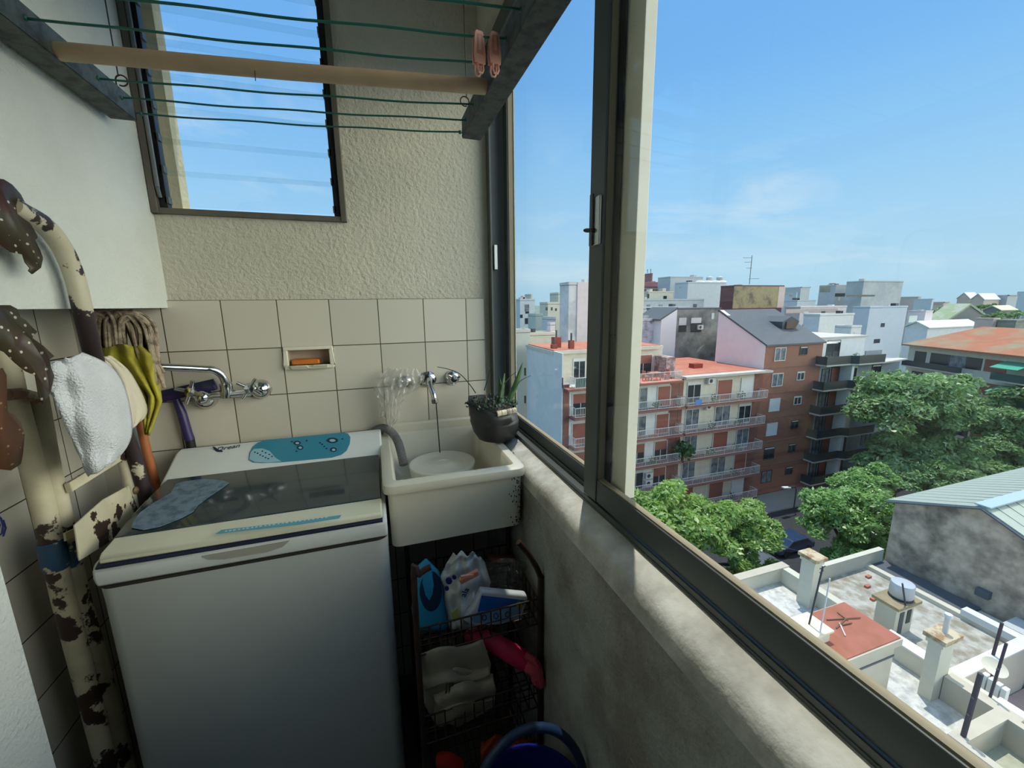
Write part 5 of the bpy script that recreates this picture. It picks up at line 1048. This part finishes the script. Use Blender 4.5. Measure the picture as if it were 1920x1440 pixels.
block('apartment_building', 'grey house right of the white pitched roofs', 1874, 1890, 553, 126, 8, m_hgrey, m_slate); block('tower_building', 'hazy blue tower at the right edge of the skyline', 1908, 1965, 546, 190, 20, m_hblue); gable('house', 'pale yellow roofed house behind the concrete blocks', 1876, 1906, 582, 574, 96, 5, m_dkw, bm_('pale_yellow_roof', (206, 206, 172)))
gable('market_hall', 'long bright white low roof before the church gables', 1740, 1832, 615, 603, 70, 5, m_wht, m_wht, 'hall', .6)
block('apartment_building', 'dusty pink blank block on the orange tiled roof', 1829, 1876, 596, 54, 6, m_pkb, m_wht); block('water_tank_house', 'grey green concrete tank block at the right edge on the orange tiled roof', 1872, 1960, 598, 51, 7, m_ggr, m_wht)

# --- long tiled block with green awnings, its front running towards the viewer on the right
z_e = -6.3+H
def onz(px, py, z): return PZ(px, py, z)
e0, e1 = PZ(1694, 646, z_e), PZ(1935, 671, z_e); dE = (e1-e0); dE.z = 0; Ld = dE.length; dE.normalize(); nE = V(-dE.y, dE.x, 0)
if nE.dot(V(e0.x, e0.y, 0)) < 0: nE = -nE
T = thing('apartment_building', 'long cream apartment block with orange tiled roof and green awnings at the right', 'building', (e0.x, e0.y, GZ))
def tp_(s, d, z): return V(e0.x+dE.x*s+nE.x*d, e0.y+dE.y*s+nE.y*d, z)
def tbox(mb, s0, s1, d0_, d1__, z0, z1): return mb.hexa([tp_(s0, d0_, z0), tp_(s1, d0_, z0), tp_(s1, d1__, z0), tp_(s0, d1__, z0)], [tp_(s0, d0_, z1), tp_(s1, d0_, z1), tp_(s1, d1__, z1), tp_(s0, d1__, z1)])
Lt = Ld+14
tbox(MB(), 0, Lt, .9, 13, GZ, z_e).build('walls', m_cream, T); MB().hexa([tp_(-.3, 0, z_e-.12), tp_(Lt, 0, z_e-.12), tp_(Lt, 14, z_e-.12), tp_(-.3, 14, z_e-.12)], [tp_(-.3, 0, z_e+.08), tp_(Lt, 0, z_e+.08), tp_(Lt, 8, z_e+2.6), tp_(2.5, 8, z_e+2.6)]).build('roof', m_tile_o, T)
m_awn = mat('green_awning', (60, 160, 130), .7)
for k in range(4):
    zf = z_e-.5-2.83*k
    for s, wd, mm in ((Ld*.07, 1.6, m_raild), (Ld*.22, 2.6, m_pane), (Ld*.38, 2.2, m_panec), (Ld*.52, 1.8, m_pane), (Ld*.66, 2.3, m_shut), (Ld*1.02, 2.5, m_panec), (Ld*1.12, 2, m_shut)):
        tbox(MB(), s, s+wd, .84, .92, zf-1.75, zf-.3).build('window', mm, T)
    tbox(MB(), .4, Ld*.56, -.2, .9, zf-2.5, zf-2.35).build('balcony_slab', m_slab, T); tbox(MB(), .4, Ld*.56, -.2, -.1, zf-2.35, zf-1.6).build('balustrade', m_raild if k % 2 else m_dkgreen, T)
    tbox(MB(), Ld*.80, Ld*1.1, -.6, .9, zf-2.5, zf-2.35).build('balcony_slab', m_slab, T); tbox(MB(), Ld*.80, Ld*1.1, -.6, -.5, zf-2.35, zf-1.5).build('balustrade', m_green, T)
    if k < 2: MB().hexa([tp_(Ld*.80, -.9, zf-1.0), tp_(Ld*.98, -.9, zf-1.0), tp_(Ld*.98, .9, zf-.35), tp_(Ld*.80, .9, zf-.35)], [tp_(Ld*.80, -.9, zf-.9), tp_(Ld*.98, -.9, zf-.9), tp_(Ld*.98, .9, zf-.25), tp_(Ld*.80, .9, zf-.25)]).build('awning', m_awn, T)
# ------------------------------------------------------------------ near roofs below the window
m_wterr = mat('whitewashed_terrace', (216, 214, 206), .85, c2=(176, 176, 172), vs=2.6, lo=.45, hi=.66, var=.2, bump=.3, bs=6, bd=.02)
m_gterr = mat('silver_grey_membrane', (190, 188, 178), .85, c2=(150, 142, 124), vs=1.7, lo=.42, hi=.62, var=.25, bump=.4, bs=5, bd=.02)
m_parw = mat('whitewashed_parapet', (206, 202, 184), .9, var=.08, vs=1.2); m_cap = mat('lichen_stained_cap', (188, 174, 146), .9, c2=(146, 118, 84), vs=3, lo=.45, hi=.6)
m_hutw = mat('beige_hut_wall', (190, 182, 164), .9, var=.08, vs=1.); m_redmem = mat('red_roof_membrane', (162, 98, 80), .8, c2=(152, 92, 68), vs=1.2, var=.12)
m_lead = mat('dark_flashing', (88, 94, 100), .8, var=.2, vs=2)
zT = -13.5+H
TA = thing('roof_terrace', 'whitewashed flat roof terrace with low parapets below the window', 'roof terrace', (14, 8, GZ))
MB().box(6, 18.05, -2, 13.05, GZ, zT).build('walls', m_parw, TA); MB().box(6.2, 17.9, -1.8, 12.9, zT, zT+.03).build('terrace_floor', m_wterr, TA)
b = MB(); b.box(17.92, 18.3, -2, 12.9, zT, -12.7+H); b.box(6, 18.3, 12.85, 13.15, zT, -12.7+H); b.build('parapet', m_parw, TA)
MB().box(17.86, 18.36, 6.95, 8.6, -12.72+H, -12.66+H).build('parapet_cap', m_wht, TA); MB().box(17.86, 18.36, -2, 5.6, -12.9+H, -12.64+H).build('parapet_cap', m_wht, TA); MB().box(5.9, 18.36, 12.8, 13.2, -12.72+H, -12.66+H).build('parapet_cap', m_hutw, TA)
MB().box(17.5, 17.92, 4.9, 6.6, zT, -12.55+H).build('low_ledge', m_hutw, TA)
# stepped ledge walls at the lower right
b = MB(); b.box(15.1, 17.6, 5.05, 5.38, zT, -12.5+H); b.box(15.1, 15.35, 1.5, 5.05, zT, -12.5+H); b.box(17.35, 17.6, 3.2, 5.05, zT, -12.5+H); b.box(15.35, 17.35, 3.1, 3.35, zT, -12.75+H)
b.build('light_well_wall', m_hutw, TA)
MB().box(15.35, 17.35, 3.35, 5.05, zT+.02, zT+.06).build('light_well_floor', mat('mossy_cement', (180, 180, 156), .9, var=.2, vs=2), TA)
# hut with red roof
HT = thing('roof_hut', 'beige roof hut with red membrane roof on the white terrace', 'hut', (14.4, 8, zT))
MB().box(13.1, 15.75, 7.2, 8.8, zT, -11.25+H).build('walls', m_hutw, HT); MB().box(12.95, 15.87, 7.08, 8.93, -11.25+H, -11.02+H).build('roof_edge', m_hutw, HT); MB().box(13.0, 15.82, 7.13, 8.88, -11.02+H, -10.98+H).build('roof', m_redmem, HT)
MB().box(13.08, 15.77, 7.18, 8.82, -11.75+H, -11.68+H).build('string_course', m_lead, HT)
cb0 = PZ(1515, 1178, -10.7+H); MB().box(cb0.x-.55, cb0.x+.45, cb0.y-.4, cb0.y+.35, -10.98+H, -10.62+H).build('chimney_block', m_cream, HT); MB().box(cb0.x-.62, cb0.x+.52, cb0.y-.47, cb0.y+.42, -10.62+H, -10.55+H).build('block_cap', mat('pale_cream_cap', (228, 218, 188), .9, var=.12, vs=4), HT)
MB().box(PZ(1648, 1318, zT).x-.3, PZ(1648, 1318, zT).x+.35, 6.6, 7.15, zT, zT+.35).build('orange_crate', mat('peach_paint', (236, 206, 160), .8), TA)
def mast(base, top_px, label, m, r=.035, arms=()):
    base = Vector(base); t = thing('roof_pole', label, 'pole', tuple(base)); zt_ = PY(top_px[0], top_px[1], base.y).z; xt = PY(top_px[0], top_px[1], base.y).x
    top = V(xt, base.y, zt_); MB().tube([base, top], r, 8).build('shaft', m, t, smooth=True)
    for f, w_ in arms: c = base.lerp(top, f); MB().tube([c+V(-w_, 0, 0), c+V(w_, 0, .05)], r*.6, 6).build('crossbar', m, t)
    return t
m_dkpole = mat('dark_pole_paint', (66, 58, 66), .6); m_wpole = mat('white_pole_paint', (214, 208, 204), .6)
mast((cb0.x+.02, cb0.y, -10.55+H), (1543, 1062), 'dark antenna mast with white insulator on the hut chimney block', m_dkpole, .028, ((.97, .12), (.9, .08)))
mast(tuple(PZ(1534, 1206, -10.98+H)), (1556, 1085), 'thin white mast standing on the red hut roof', m_wpole, .022)
an = thing('fallen_antenna', 'rusty fallen aerial lying on the red hut roof', 'aerial', tuple(PZ(1580, 1166, -10.95+H)))
for i, (q, s) in enumerate((((1550, 1162), (1613, 1158)), ((1568, 1178), (1586, 1160)), ((1570, 1148), (1590, 1163)), ((1580, 1172), (1597, 1168)))): MB().tube([PZ(*q, -10.95+H), PZ(*s, -10.94+H)], .018, 6).build('aerial_rod', MATS['rusty_bolt'] if i != 3 else m_rust, an)
MB().tube([PZ(1574, 1168, -10.95+H), PZ(1585, 1192, -10.95+H)], .02, 6).build('aerial_boom', m_wpole, an)
# chimneys
def chimney(x0, x1, y0, y1, ztop, label, pipe=False):
    c = thing('chimney', label, 'chimney', ((x0+x1)/2, (y0+y1)/2, zT)); MB().box(x0, x1, y0, y1, zT, ztop-.16).build('shaft', m_parw, c); MB().box(x0-.05, x1+.05, y0-.05, y1+.05, ztop-.34, ztop-.16).build('collar', m_parw, c); MB().box(x0-.12, x1+.12, y0-.12, y1+.12, ztop-.16, ztop).build('cap', m_cap, c)
    if pipe: p = V(x0+.62*(x1-x0), (y0+y1)/2, ztop); MB().tube([p, p+V(0, 0, .62)], .075, 12).build('flue_pipe', m_wpole, c, smooth=True); MB().tube([p+V(0, 0, .6), p+V(0, 0, .7)], .10, 12).build('flue_cowl', m_wht, c)
chimney(17.45, 17.92, 11.1, 11.68, -11.0+H, 'tall white chimney with lichen stained cap beside the left terrace parapet'); chimney(17.05, 17.75, 6.62, 6.98, -11.0+H, 'white chimney with flue pipe at the right of the red hut', True)
# neighbouring terrace
TB = thing('roof_terrace', 'silver grey membrane roof terrace beside the stained warehouse wall', 'roof terrace', (21, 9.5, GZ))
MB().box(18.3, 24.5, 6.7, 12.5, GZ, zT).build('walls', m_parw, TB); MB().box(18.4, 23.1, 6.9, 12.3, zT, zT+.03).build('terrace_floor', m_gterr, TB)
b = MB(); b.box(19.0, 24.3, 12.25, 12.5, zT, -12.7+H); b.box(18.5, 23.2, 6.62, 6.9, zT-3, -13.0+H); b.box(23.0, 23.3, 6.62, 12.25, zT, -13.28+H); b.build('parapet', m_parw, TB)
MB().box(18.5, 23.3, 6.56, 6.95, -13.02+H, -12.96+H).build('parapet_cap', m_wht, TB); MB().box(22.95, 23.35, 6.6, 8.6, -13.28+H, -13.0+H).build('parapet_cap', m_wht, TB); MB().box(23.3, 24.5, 8.6, 12.25, zT+.0, zT+.12).build('gutter', m_lead, TB)
b = MB(); b.box(18.0, 18.6, -2, 6.55, GZ, zT-1.2); b.build('side_wall', mat('faded_pink_render', (206, 176, 172), .9, var=.08, vs=1.), TB); MB().box(18.6, 24.5, -2, 6.6, GZ, zT-1.6).build('lower_court', mat('faded_pink_court', (196, 170, 164), .9, var=.1, vs=1.), TB)
TK = thing('tank_house', 'small concrete tank house with slatted front on the grey terrace', 'tank house', (19.6, 9.2, zT))
MB().box(19.05, 20.15, 8.85, 9.55, zT, -12.12+H).build('walls', m_parw, TK); MB().box(18.85, 20.3, 8.7, 9.65, -12.12+H, -12.0+H).build('roof', mat('brown_mossy_slab', (156, 142, 110), .9, var=.2, vs=2), TK); MB().box(19.3, 19.55, 8.83, 8.86, zT+.1, zT+1.1).build('door', m_lead, TK); MB().box(19.75, 20.0, 8.83, 8.86, zT+.5, zT+1.1).build('opening', m_raild, TK)
pt = PZ(1693, 1122, -12.0+H); WT = thing('water_tank', 'round galvanised water tank on the concrete tank house', 'water tank', (19.75, 9.15, -12+H)); tc_ = V(19.75, 9.15, -12.0+H)
MB().lathe([(.40, .0), (.40, .07), (.0001, .07)], tc_, n=24).build('tank_base', m_raild, WT, smooth=True); MB().lathe([(.36, .07), (.39, .12), (.385, .62), (.37, .66), (.0001, .69)], tc_, n=28).build('tank_body', mat('galvanised_tank', (190, 194, 198), .4, .3), WT, smooth=True)
mast((19.38, 8.78, -12.0+H), (1692, 1094), 'dark pole standing before the galvanised water tank', m_dkpole, .03)
mast(tuple(PZ(1806, 1380, -12.5+H)), (1839, 1263), 'thick dark pole on the stepped ledge at the lower right', m_dkpole, .065, ((.35, .09), (.62, .09)))
mast(tuple(PZ(1855, 1311, -12.64+H)), (1887, 1206), 'dark pole behind the thick pole near the pink court', m_dkpole, .04, ((.55, .1),)); mast(tuple(PZ(1862, 1228, -12.96+H)), (1879, 1168), 'dark vent pipe with white top on the grey terrace corner', m_dkpole, .05)
for (px, py), lab in zip(((1626, 1100), (1637, 1124), (1704, 1094), (1628, 1082)), ('red brick lying in the middle of the grey terrace', 'red brick beside the tank house wall', 'long red tile behind the water tank', 'brown brick far back on the grey terrace')):
    p = PZ(px, py, zT+.06); tag(MB().box(p.x-.12, p.x+.14, p.y-.07, p.y+.07, zT+.03, zT+.13).build('brick', m_orange), lab, 'brick', 'loose bricks on the grey terrace')
b = MB(); p = PZ(1862, 1290, -12.64+H)
sx = thing('concrete_block', 'stack of white glazed blocks on the right parapet', 'block', tuple(p))
for k in range(4): MB().box(p.x+.12, p.x+.34, p.y-.25+k*.16, p.y-.13+k*.16, -13.3+H, -12.55+H+.03*k).build('block_piece', m_wht, sx)
p = PZ(1860, 1262, -13.0+H); DS = thing('satellite_dish', 'cream satellite dish beside the dark pole over the pink court', 'satellite dish', tuple(p)); MB().lathe([(.0001, 0), (.2, .03), (.32, .1), (.34, .11), (.3, .08), (.0001, .02)], p+V(0, 0, .2), (-.3, -.4, 1), 20).build('dish', m_cream, DS, smooth=True); MB().tube([p+V(0, 0, -.5), p+V(0, 0, .2)], .04, 8).build('dish_post', m_raild, DS)

# warehouse
m_wh = mat('stained_cement_wall', (208, 190, 168), .95, c2=(128, 118, 104), vs=.75, lo=.42, hi=.64, var=.4, bump=.4, bs=3, bd=.05)
m_gr = mat('grey_green_sheet_roof', (156, 166, 154), .6, var=.06, vs=.6)
WH = thing('warehouse', 'old warehouse with stained cement gable wall and grey green sheet roof', 'warehouse', (35, 9, GZ)); xw = 24.6
pr_ = [(12.35, GZ), (12.3, -10.1+H), (9.2, -8.98+H), (2.5, -12.2+H), (2.5, GZ)]
MB().prism([(xw, y, z) for y, z in pr_], (30, 0, 0)).build('walls', m_wh, WH)
b = MB().prism([(xw-.15, 12.55, -10.22+H), (xw-.15, 9.2, -8.96+H), (xw-.15, 9.2, -8.84+H), (xw-.15, 12.55, -10.08+H)], (30, 0, 0)); b.prism([(xw-.15, 9.2, -8.96+H), (xw-.15, 2.3, -12.25+H), (xw-.15, 2.3, -12.12+H), (xw-.15, 9.2, -8.84+H)], (30, 0, 0)); b.build('roof', m_gr, WH)
b = MB()
for k in range(40): x = xw+.5+k*.75; b.bar((x, 12.5, -10.07+H), (x, 9.2, -8.83+H), .04, .03); b.bar((x, 9.2, -8.83+H), (x, 2.4, -12.1+H), .04, .03)
b.build('roof_ribs', m_gr, WH); MB().bar((xw-.16, 9.2, -8.80+H), (xw+30, 9.2, -8.80+H), .5, .06).build('ridge_cap', mat('pale_blue_ridge', (156, 178, 186), .6), WH)
b = MB(); b.bar((xw-.17, 12.55, -10.2+H), (xw-.17, 9.2, -8.93+H), .06, .2, (1, 0, 0)); b.bar((xw-.17, 9.2, -8.93+H), (xw-.17, 2.4, -12.2+H), .06, .2, (1, 0, 0)); b.build('barge_trim', m_lead, WH)
p = PX(1846, 1112, xw-.02); MB().box(xw-.25, xw, p.y-.22, p.y+.22, p.z-.15, p.z+.18).build('wall_vent', m_lead, WH)
p = PX(1915, 1165, 24.0); tag(MB().box(23.4, 24.5, 6.75, 7.6, zT+.0, zT+.5).build('grey_box', m_hgrey, bevel=.02), 'pale blue grey box by the foot of the warehouse wall', 'box')

# ------------------------------------------------------------------ street trees
def crown(root, c, rad, nblob, nleaf, size, m, seed, flat=.95, br=(.13, .25)):
    g = np.random.default_rng(seed); c = np.array(c); rad = np.array(rad)
    d = g.normal(size=(nblob, 3)); d /= np.linalg.norm(d, axis=1)[:, None]; d[:, 2] = np.where(d[:, 2] < -.35, -d[:, 2]*.4, d[:, 2])
    bc_ = c+d*rad*g.uniform(.4, .86, size=(nblob, 1)); brr = g.uniform(*br, size=nblob)*rad.mean()
    k = g.integers(0, nblob, nleaf); n = g.normal(size=(nleaf, 3)); n /= np.linalg.norm(n, axis=1)[:, None]; n[:, 2] = np.abs(n[:, 2])*.9+n[:, 2]*.1
    rr = g.uniform(.72, 1.06, size=(nleaf, 1))
    p = bc_[k]+n*rr*brr[k][:, None]*np.array([1, 1, flat])
    nn = n*.55+g.normal(size=(nleaf, 3))*.45+np.array([0, 0, .45]); nn /= np.linalg.norm(nn, axis=1)[:, None]
    t = np.cross(nn, g.normal(size=(nleaf, 3))); t /= np.linalg.norm(t, axis=1)[:, None]; u = np.cross(nn, t); s = size*g.uniform(.6, 1.3, size=(nleaf, 1))
    vs = np.stack([p-t*s, p-u*s*.42-nn*s*.12, p+t*s, p+u*s*.42-nn*s*.12], 1).reshape(-1, 3)-np.array(worldloc(root))
    me = bpy.data.meshes.new('crown'); me.vertices.add(len(vs)); me.vertices.foreach_set('co', vs.ravel()); me.loops.add(nleaf*4); me.loops.foreach_set('vertex_index', np.arange(nleaf*4)); me.polygons.add(nleaf); me.polygons.foreach_set('loop_start', np.arange(nleaf)*4); me.polygons.foreach_set('loop_total', np.full(nleaf, 4)); me.update(); me.validate()
    me.materials.append(m); o = bpy.data.objects.new('crown', me); COL.objects.link(o); o.parent = root; return bc_
m_bark = mat('grey_brown_bark', (88, 74, 60), .95, var=.3, vs=3)
def tree(label, base, blobs, nleaf, size, m, seed, tr=.25, **kw):
    t = thing('tree', label, 'tree', base, 'street trees outside'); tops = []
    for i, (c, r, nb_) in enumerate(blobs): tops += list(crown(t, c, r, nb_, nleaf, size, m, seed+i, **kw))
    b = MB(); base = Vector(base); c0 = Vector(blobs[0][0]); fk = base.lerp(c0, .72); fk.x = base.x*.6+c0.x*.4; fk.y = base.y*.6+c0.y*.4; b.tube([base, base.lerp(fk, .5)+V(.1, .05, 0), fk], [tr, tr*.8, tr*.65], 10)
    for q in tops[::max(1, len(tops)//9)]: b.tube(smoothpath([fk, fk.lerp(Vector(q), .5)+V(0, 0, .3), Vector(q)], 3), [tr*.5*(1-.75*i/6) for i in range(7)], 6)
    b.build('trunk', m_bark, t, smooth=True); return t
m_l1 = leaf_mat('fresh_green_leaves', (112, 150, 66), (152, 184, 92), .5, .45); m_l2 = leaf_mat('mid_green_leaves', (104, 150, 74), (150, 186, 104), .5, .4); m_l3 = leaf_mat('deep_green_leaves', (96, 138, 80), (142, 174, 110), .35, .4)
c = PY(1292, 990, 17.2)
tree('fresh green street tree nearest the window before the white block', (c.x, 17.6, GZ), [((c.x-1.0, 17.2, c.z), (4.7, 3.0, 3.0), 110), ((c.x+3.6, 16.6, c.z-1.0), (2.5, 2.4, 2.5), 60), ((c.x+1.0, 14.9, c.z-3.2), (4.4, 1.6, 2.4), 80)], 16000, .17, m_l1, 21)
c = PY(1598, 968, 17.0)
tree('mid green street tree behind the far terrace parapet', (c.x+.5, 17.6, GZ), [((c.x, 17.2, c.z-.3), (3.7, 2.8, 3.3), 100), ((c.x+2.8, 18.2, c.z+.7), (3.3, 2.4, 2.5), 60), ((c.x-.4, 15.6, c.z-2.4), (3.4, 2.2, 2.2), 60)], 16000, .17, m_l2, 31)
c = PY(1708, 790, 25.5)
tree('large feathery street tree hiding the blue-grey block', (c.x-1, 25.5, GZ), [((c.x, 25.5, c.z+1.2), (8.6, 4.5, 4.9), 150), ((c.x-1, 23.6, c.z-4.4), (8.8, 3.6, 5.4), 130)], 30000, .26, m_l3, 41, .35)
c = PY(1905, 810, 24.)
tree('deep green street tree at the right edge before the tiled block', (c.x, 24, GZ), [((c.x, 24, c.z+.6), (6.2, 4.4, 4.8), 120), ((c.x-5.2, 22.0, c.z-3.4), (5.6, 3.2, 4.4), 100)], 24000, .26, m_l3, 51, .35)
c = PY(1760, 905, 21.)
tree('dark street tree in the shade behind the warehouse roof', (c.x, 21, GZ), [((c.x, 21, c.z), (5.6, 3.0, 2.8), 60)], 12000, .22, m_l3, 61)
m_l4 = leaf_mat('yellow_green_leaves', (150, 158, 58), (186, 184, 84), .4, .4)
c = PY(1162, 577, 72); tree('small yellow green tree between the far buildings beside the window stile', (c.x, 72, GZ), [((c.x, 72, c.z), (2.2, 1.8, 2.4), 9)], 2500, .3, m_l4, 71)
for i, (px, py, yd, rx, rz, lab) in enumerate(((1762, 590, 97, 7, 3, 'distant green tree left of the church gables'), (1875, 592, 77, 5, 2.2, 'distant green tree behind the dusty pink block'), (1908, 590, 88, 6, 3.4, 'distant green tree at the right edge of the skyline'), (1850, 575, 109, 6, 2.6, 'dark distant tree beneath the white pitched roofs'))):
    c = PY(px, py, yd); tree(lab, (c.x, yd, GZ), [((c.x, yd, c.z-.6), (rx, 4, rz), 14)], 2600, .45, m_l3, 80+i)
# parked cars and lamp in the shaded street
def car(px, py, label, m, ang=0.):
    p = PZ(px, py, GZ); c = thing('car', label, 'car', (p.x, p.y, GZ)); x, y, z = p.x, p.y, GZ
    MB().prism([(x-2.1, y-.85, z+.3), (x-2.1, y-.85, z+.8), (x-1.2, y-.85, z+.92), (x-.7, y-.85, z+1.42), (x+1.0, y-.85, z+1.45), (x+1.7, y-.85, z+.95), (x+2.1, y-.85, z+.85), (x+2.1, y-.85, z+.3)], (0, 1.7, 0)).build('car_body', m, c, bevel=.08)
    MB().prism([(x-1.1, y-.87, z+.95), (x-.68, y-.87, z+1.36), (x+.95, y-.87, z+1.38), (x+1.5, y-.87, z+.97)], (0, 1.74, 0)).build('windows', m_pane, c)
    for dx in (-1.3, 1.3):
        for dy in (-.8, .8): MB().lathe([(.0001, -.1), (.32, -.1), (.32, .1), (.0001, .1)], (x+dx, y+dy, z+.32), (0, 1, 0), 16).build('wheel', m_black, c)
car(1478, 1030, 'dark blue car parked in the shaded street', mat('dark_blue_car_paint', (40, 62, 92), .25, coat=.6)); car(1420, 1075, 'grey car parked nearer in the shaded street', mat('grey_car_paint', (92, 100, 108), .25, coat=.6))
p = PY(1474, 915, 29.); SLp = thing('street_lamp', 'white street lamp head before the brick block', 'street lamp', (p.x+1.5, 29, GZ)); MB().tube([(p.x+1.5, 29, GZ), (p.x+1.5, 29, p.z-.4), (p.x+1.2, 29, p.z), (p.x+.3, 29, p.z+.05)], .06, 8).build('lamp_post', m_raild, SLp); MB().bar((p.x-.5, 29, p.z+.12), (p.x+.5, 29, p.z-.02), .35, .12).build('lamp_head', m_wht, SLp)
for i, (a_, c__) in enumerate((((1430, 1015), (1530, 1042)), ((1440, 1045), (1520, 1060)))):
    tag(MB().tube([PY(*a_, 14.5), PY(*c__, 14.5), PY(c__[0]+60, c__[1]+20, 14.5)], .012, 5).build('overhead_cable', m_raild), ['upper overhead cable crossing the street', 'lower overhead cable crossing the street'][i], 'cable')
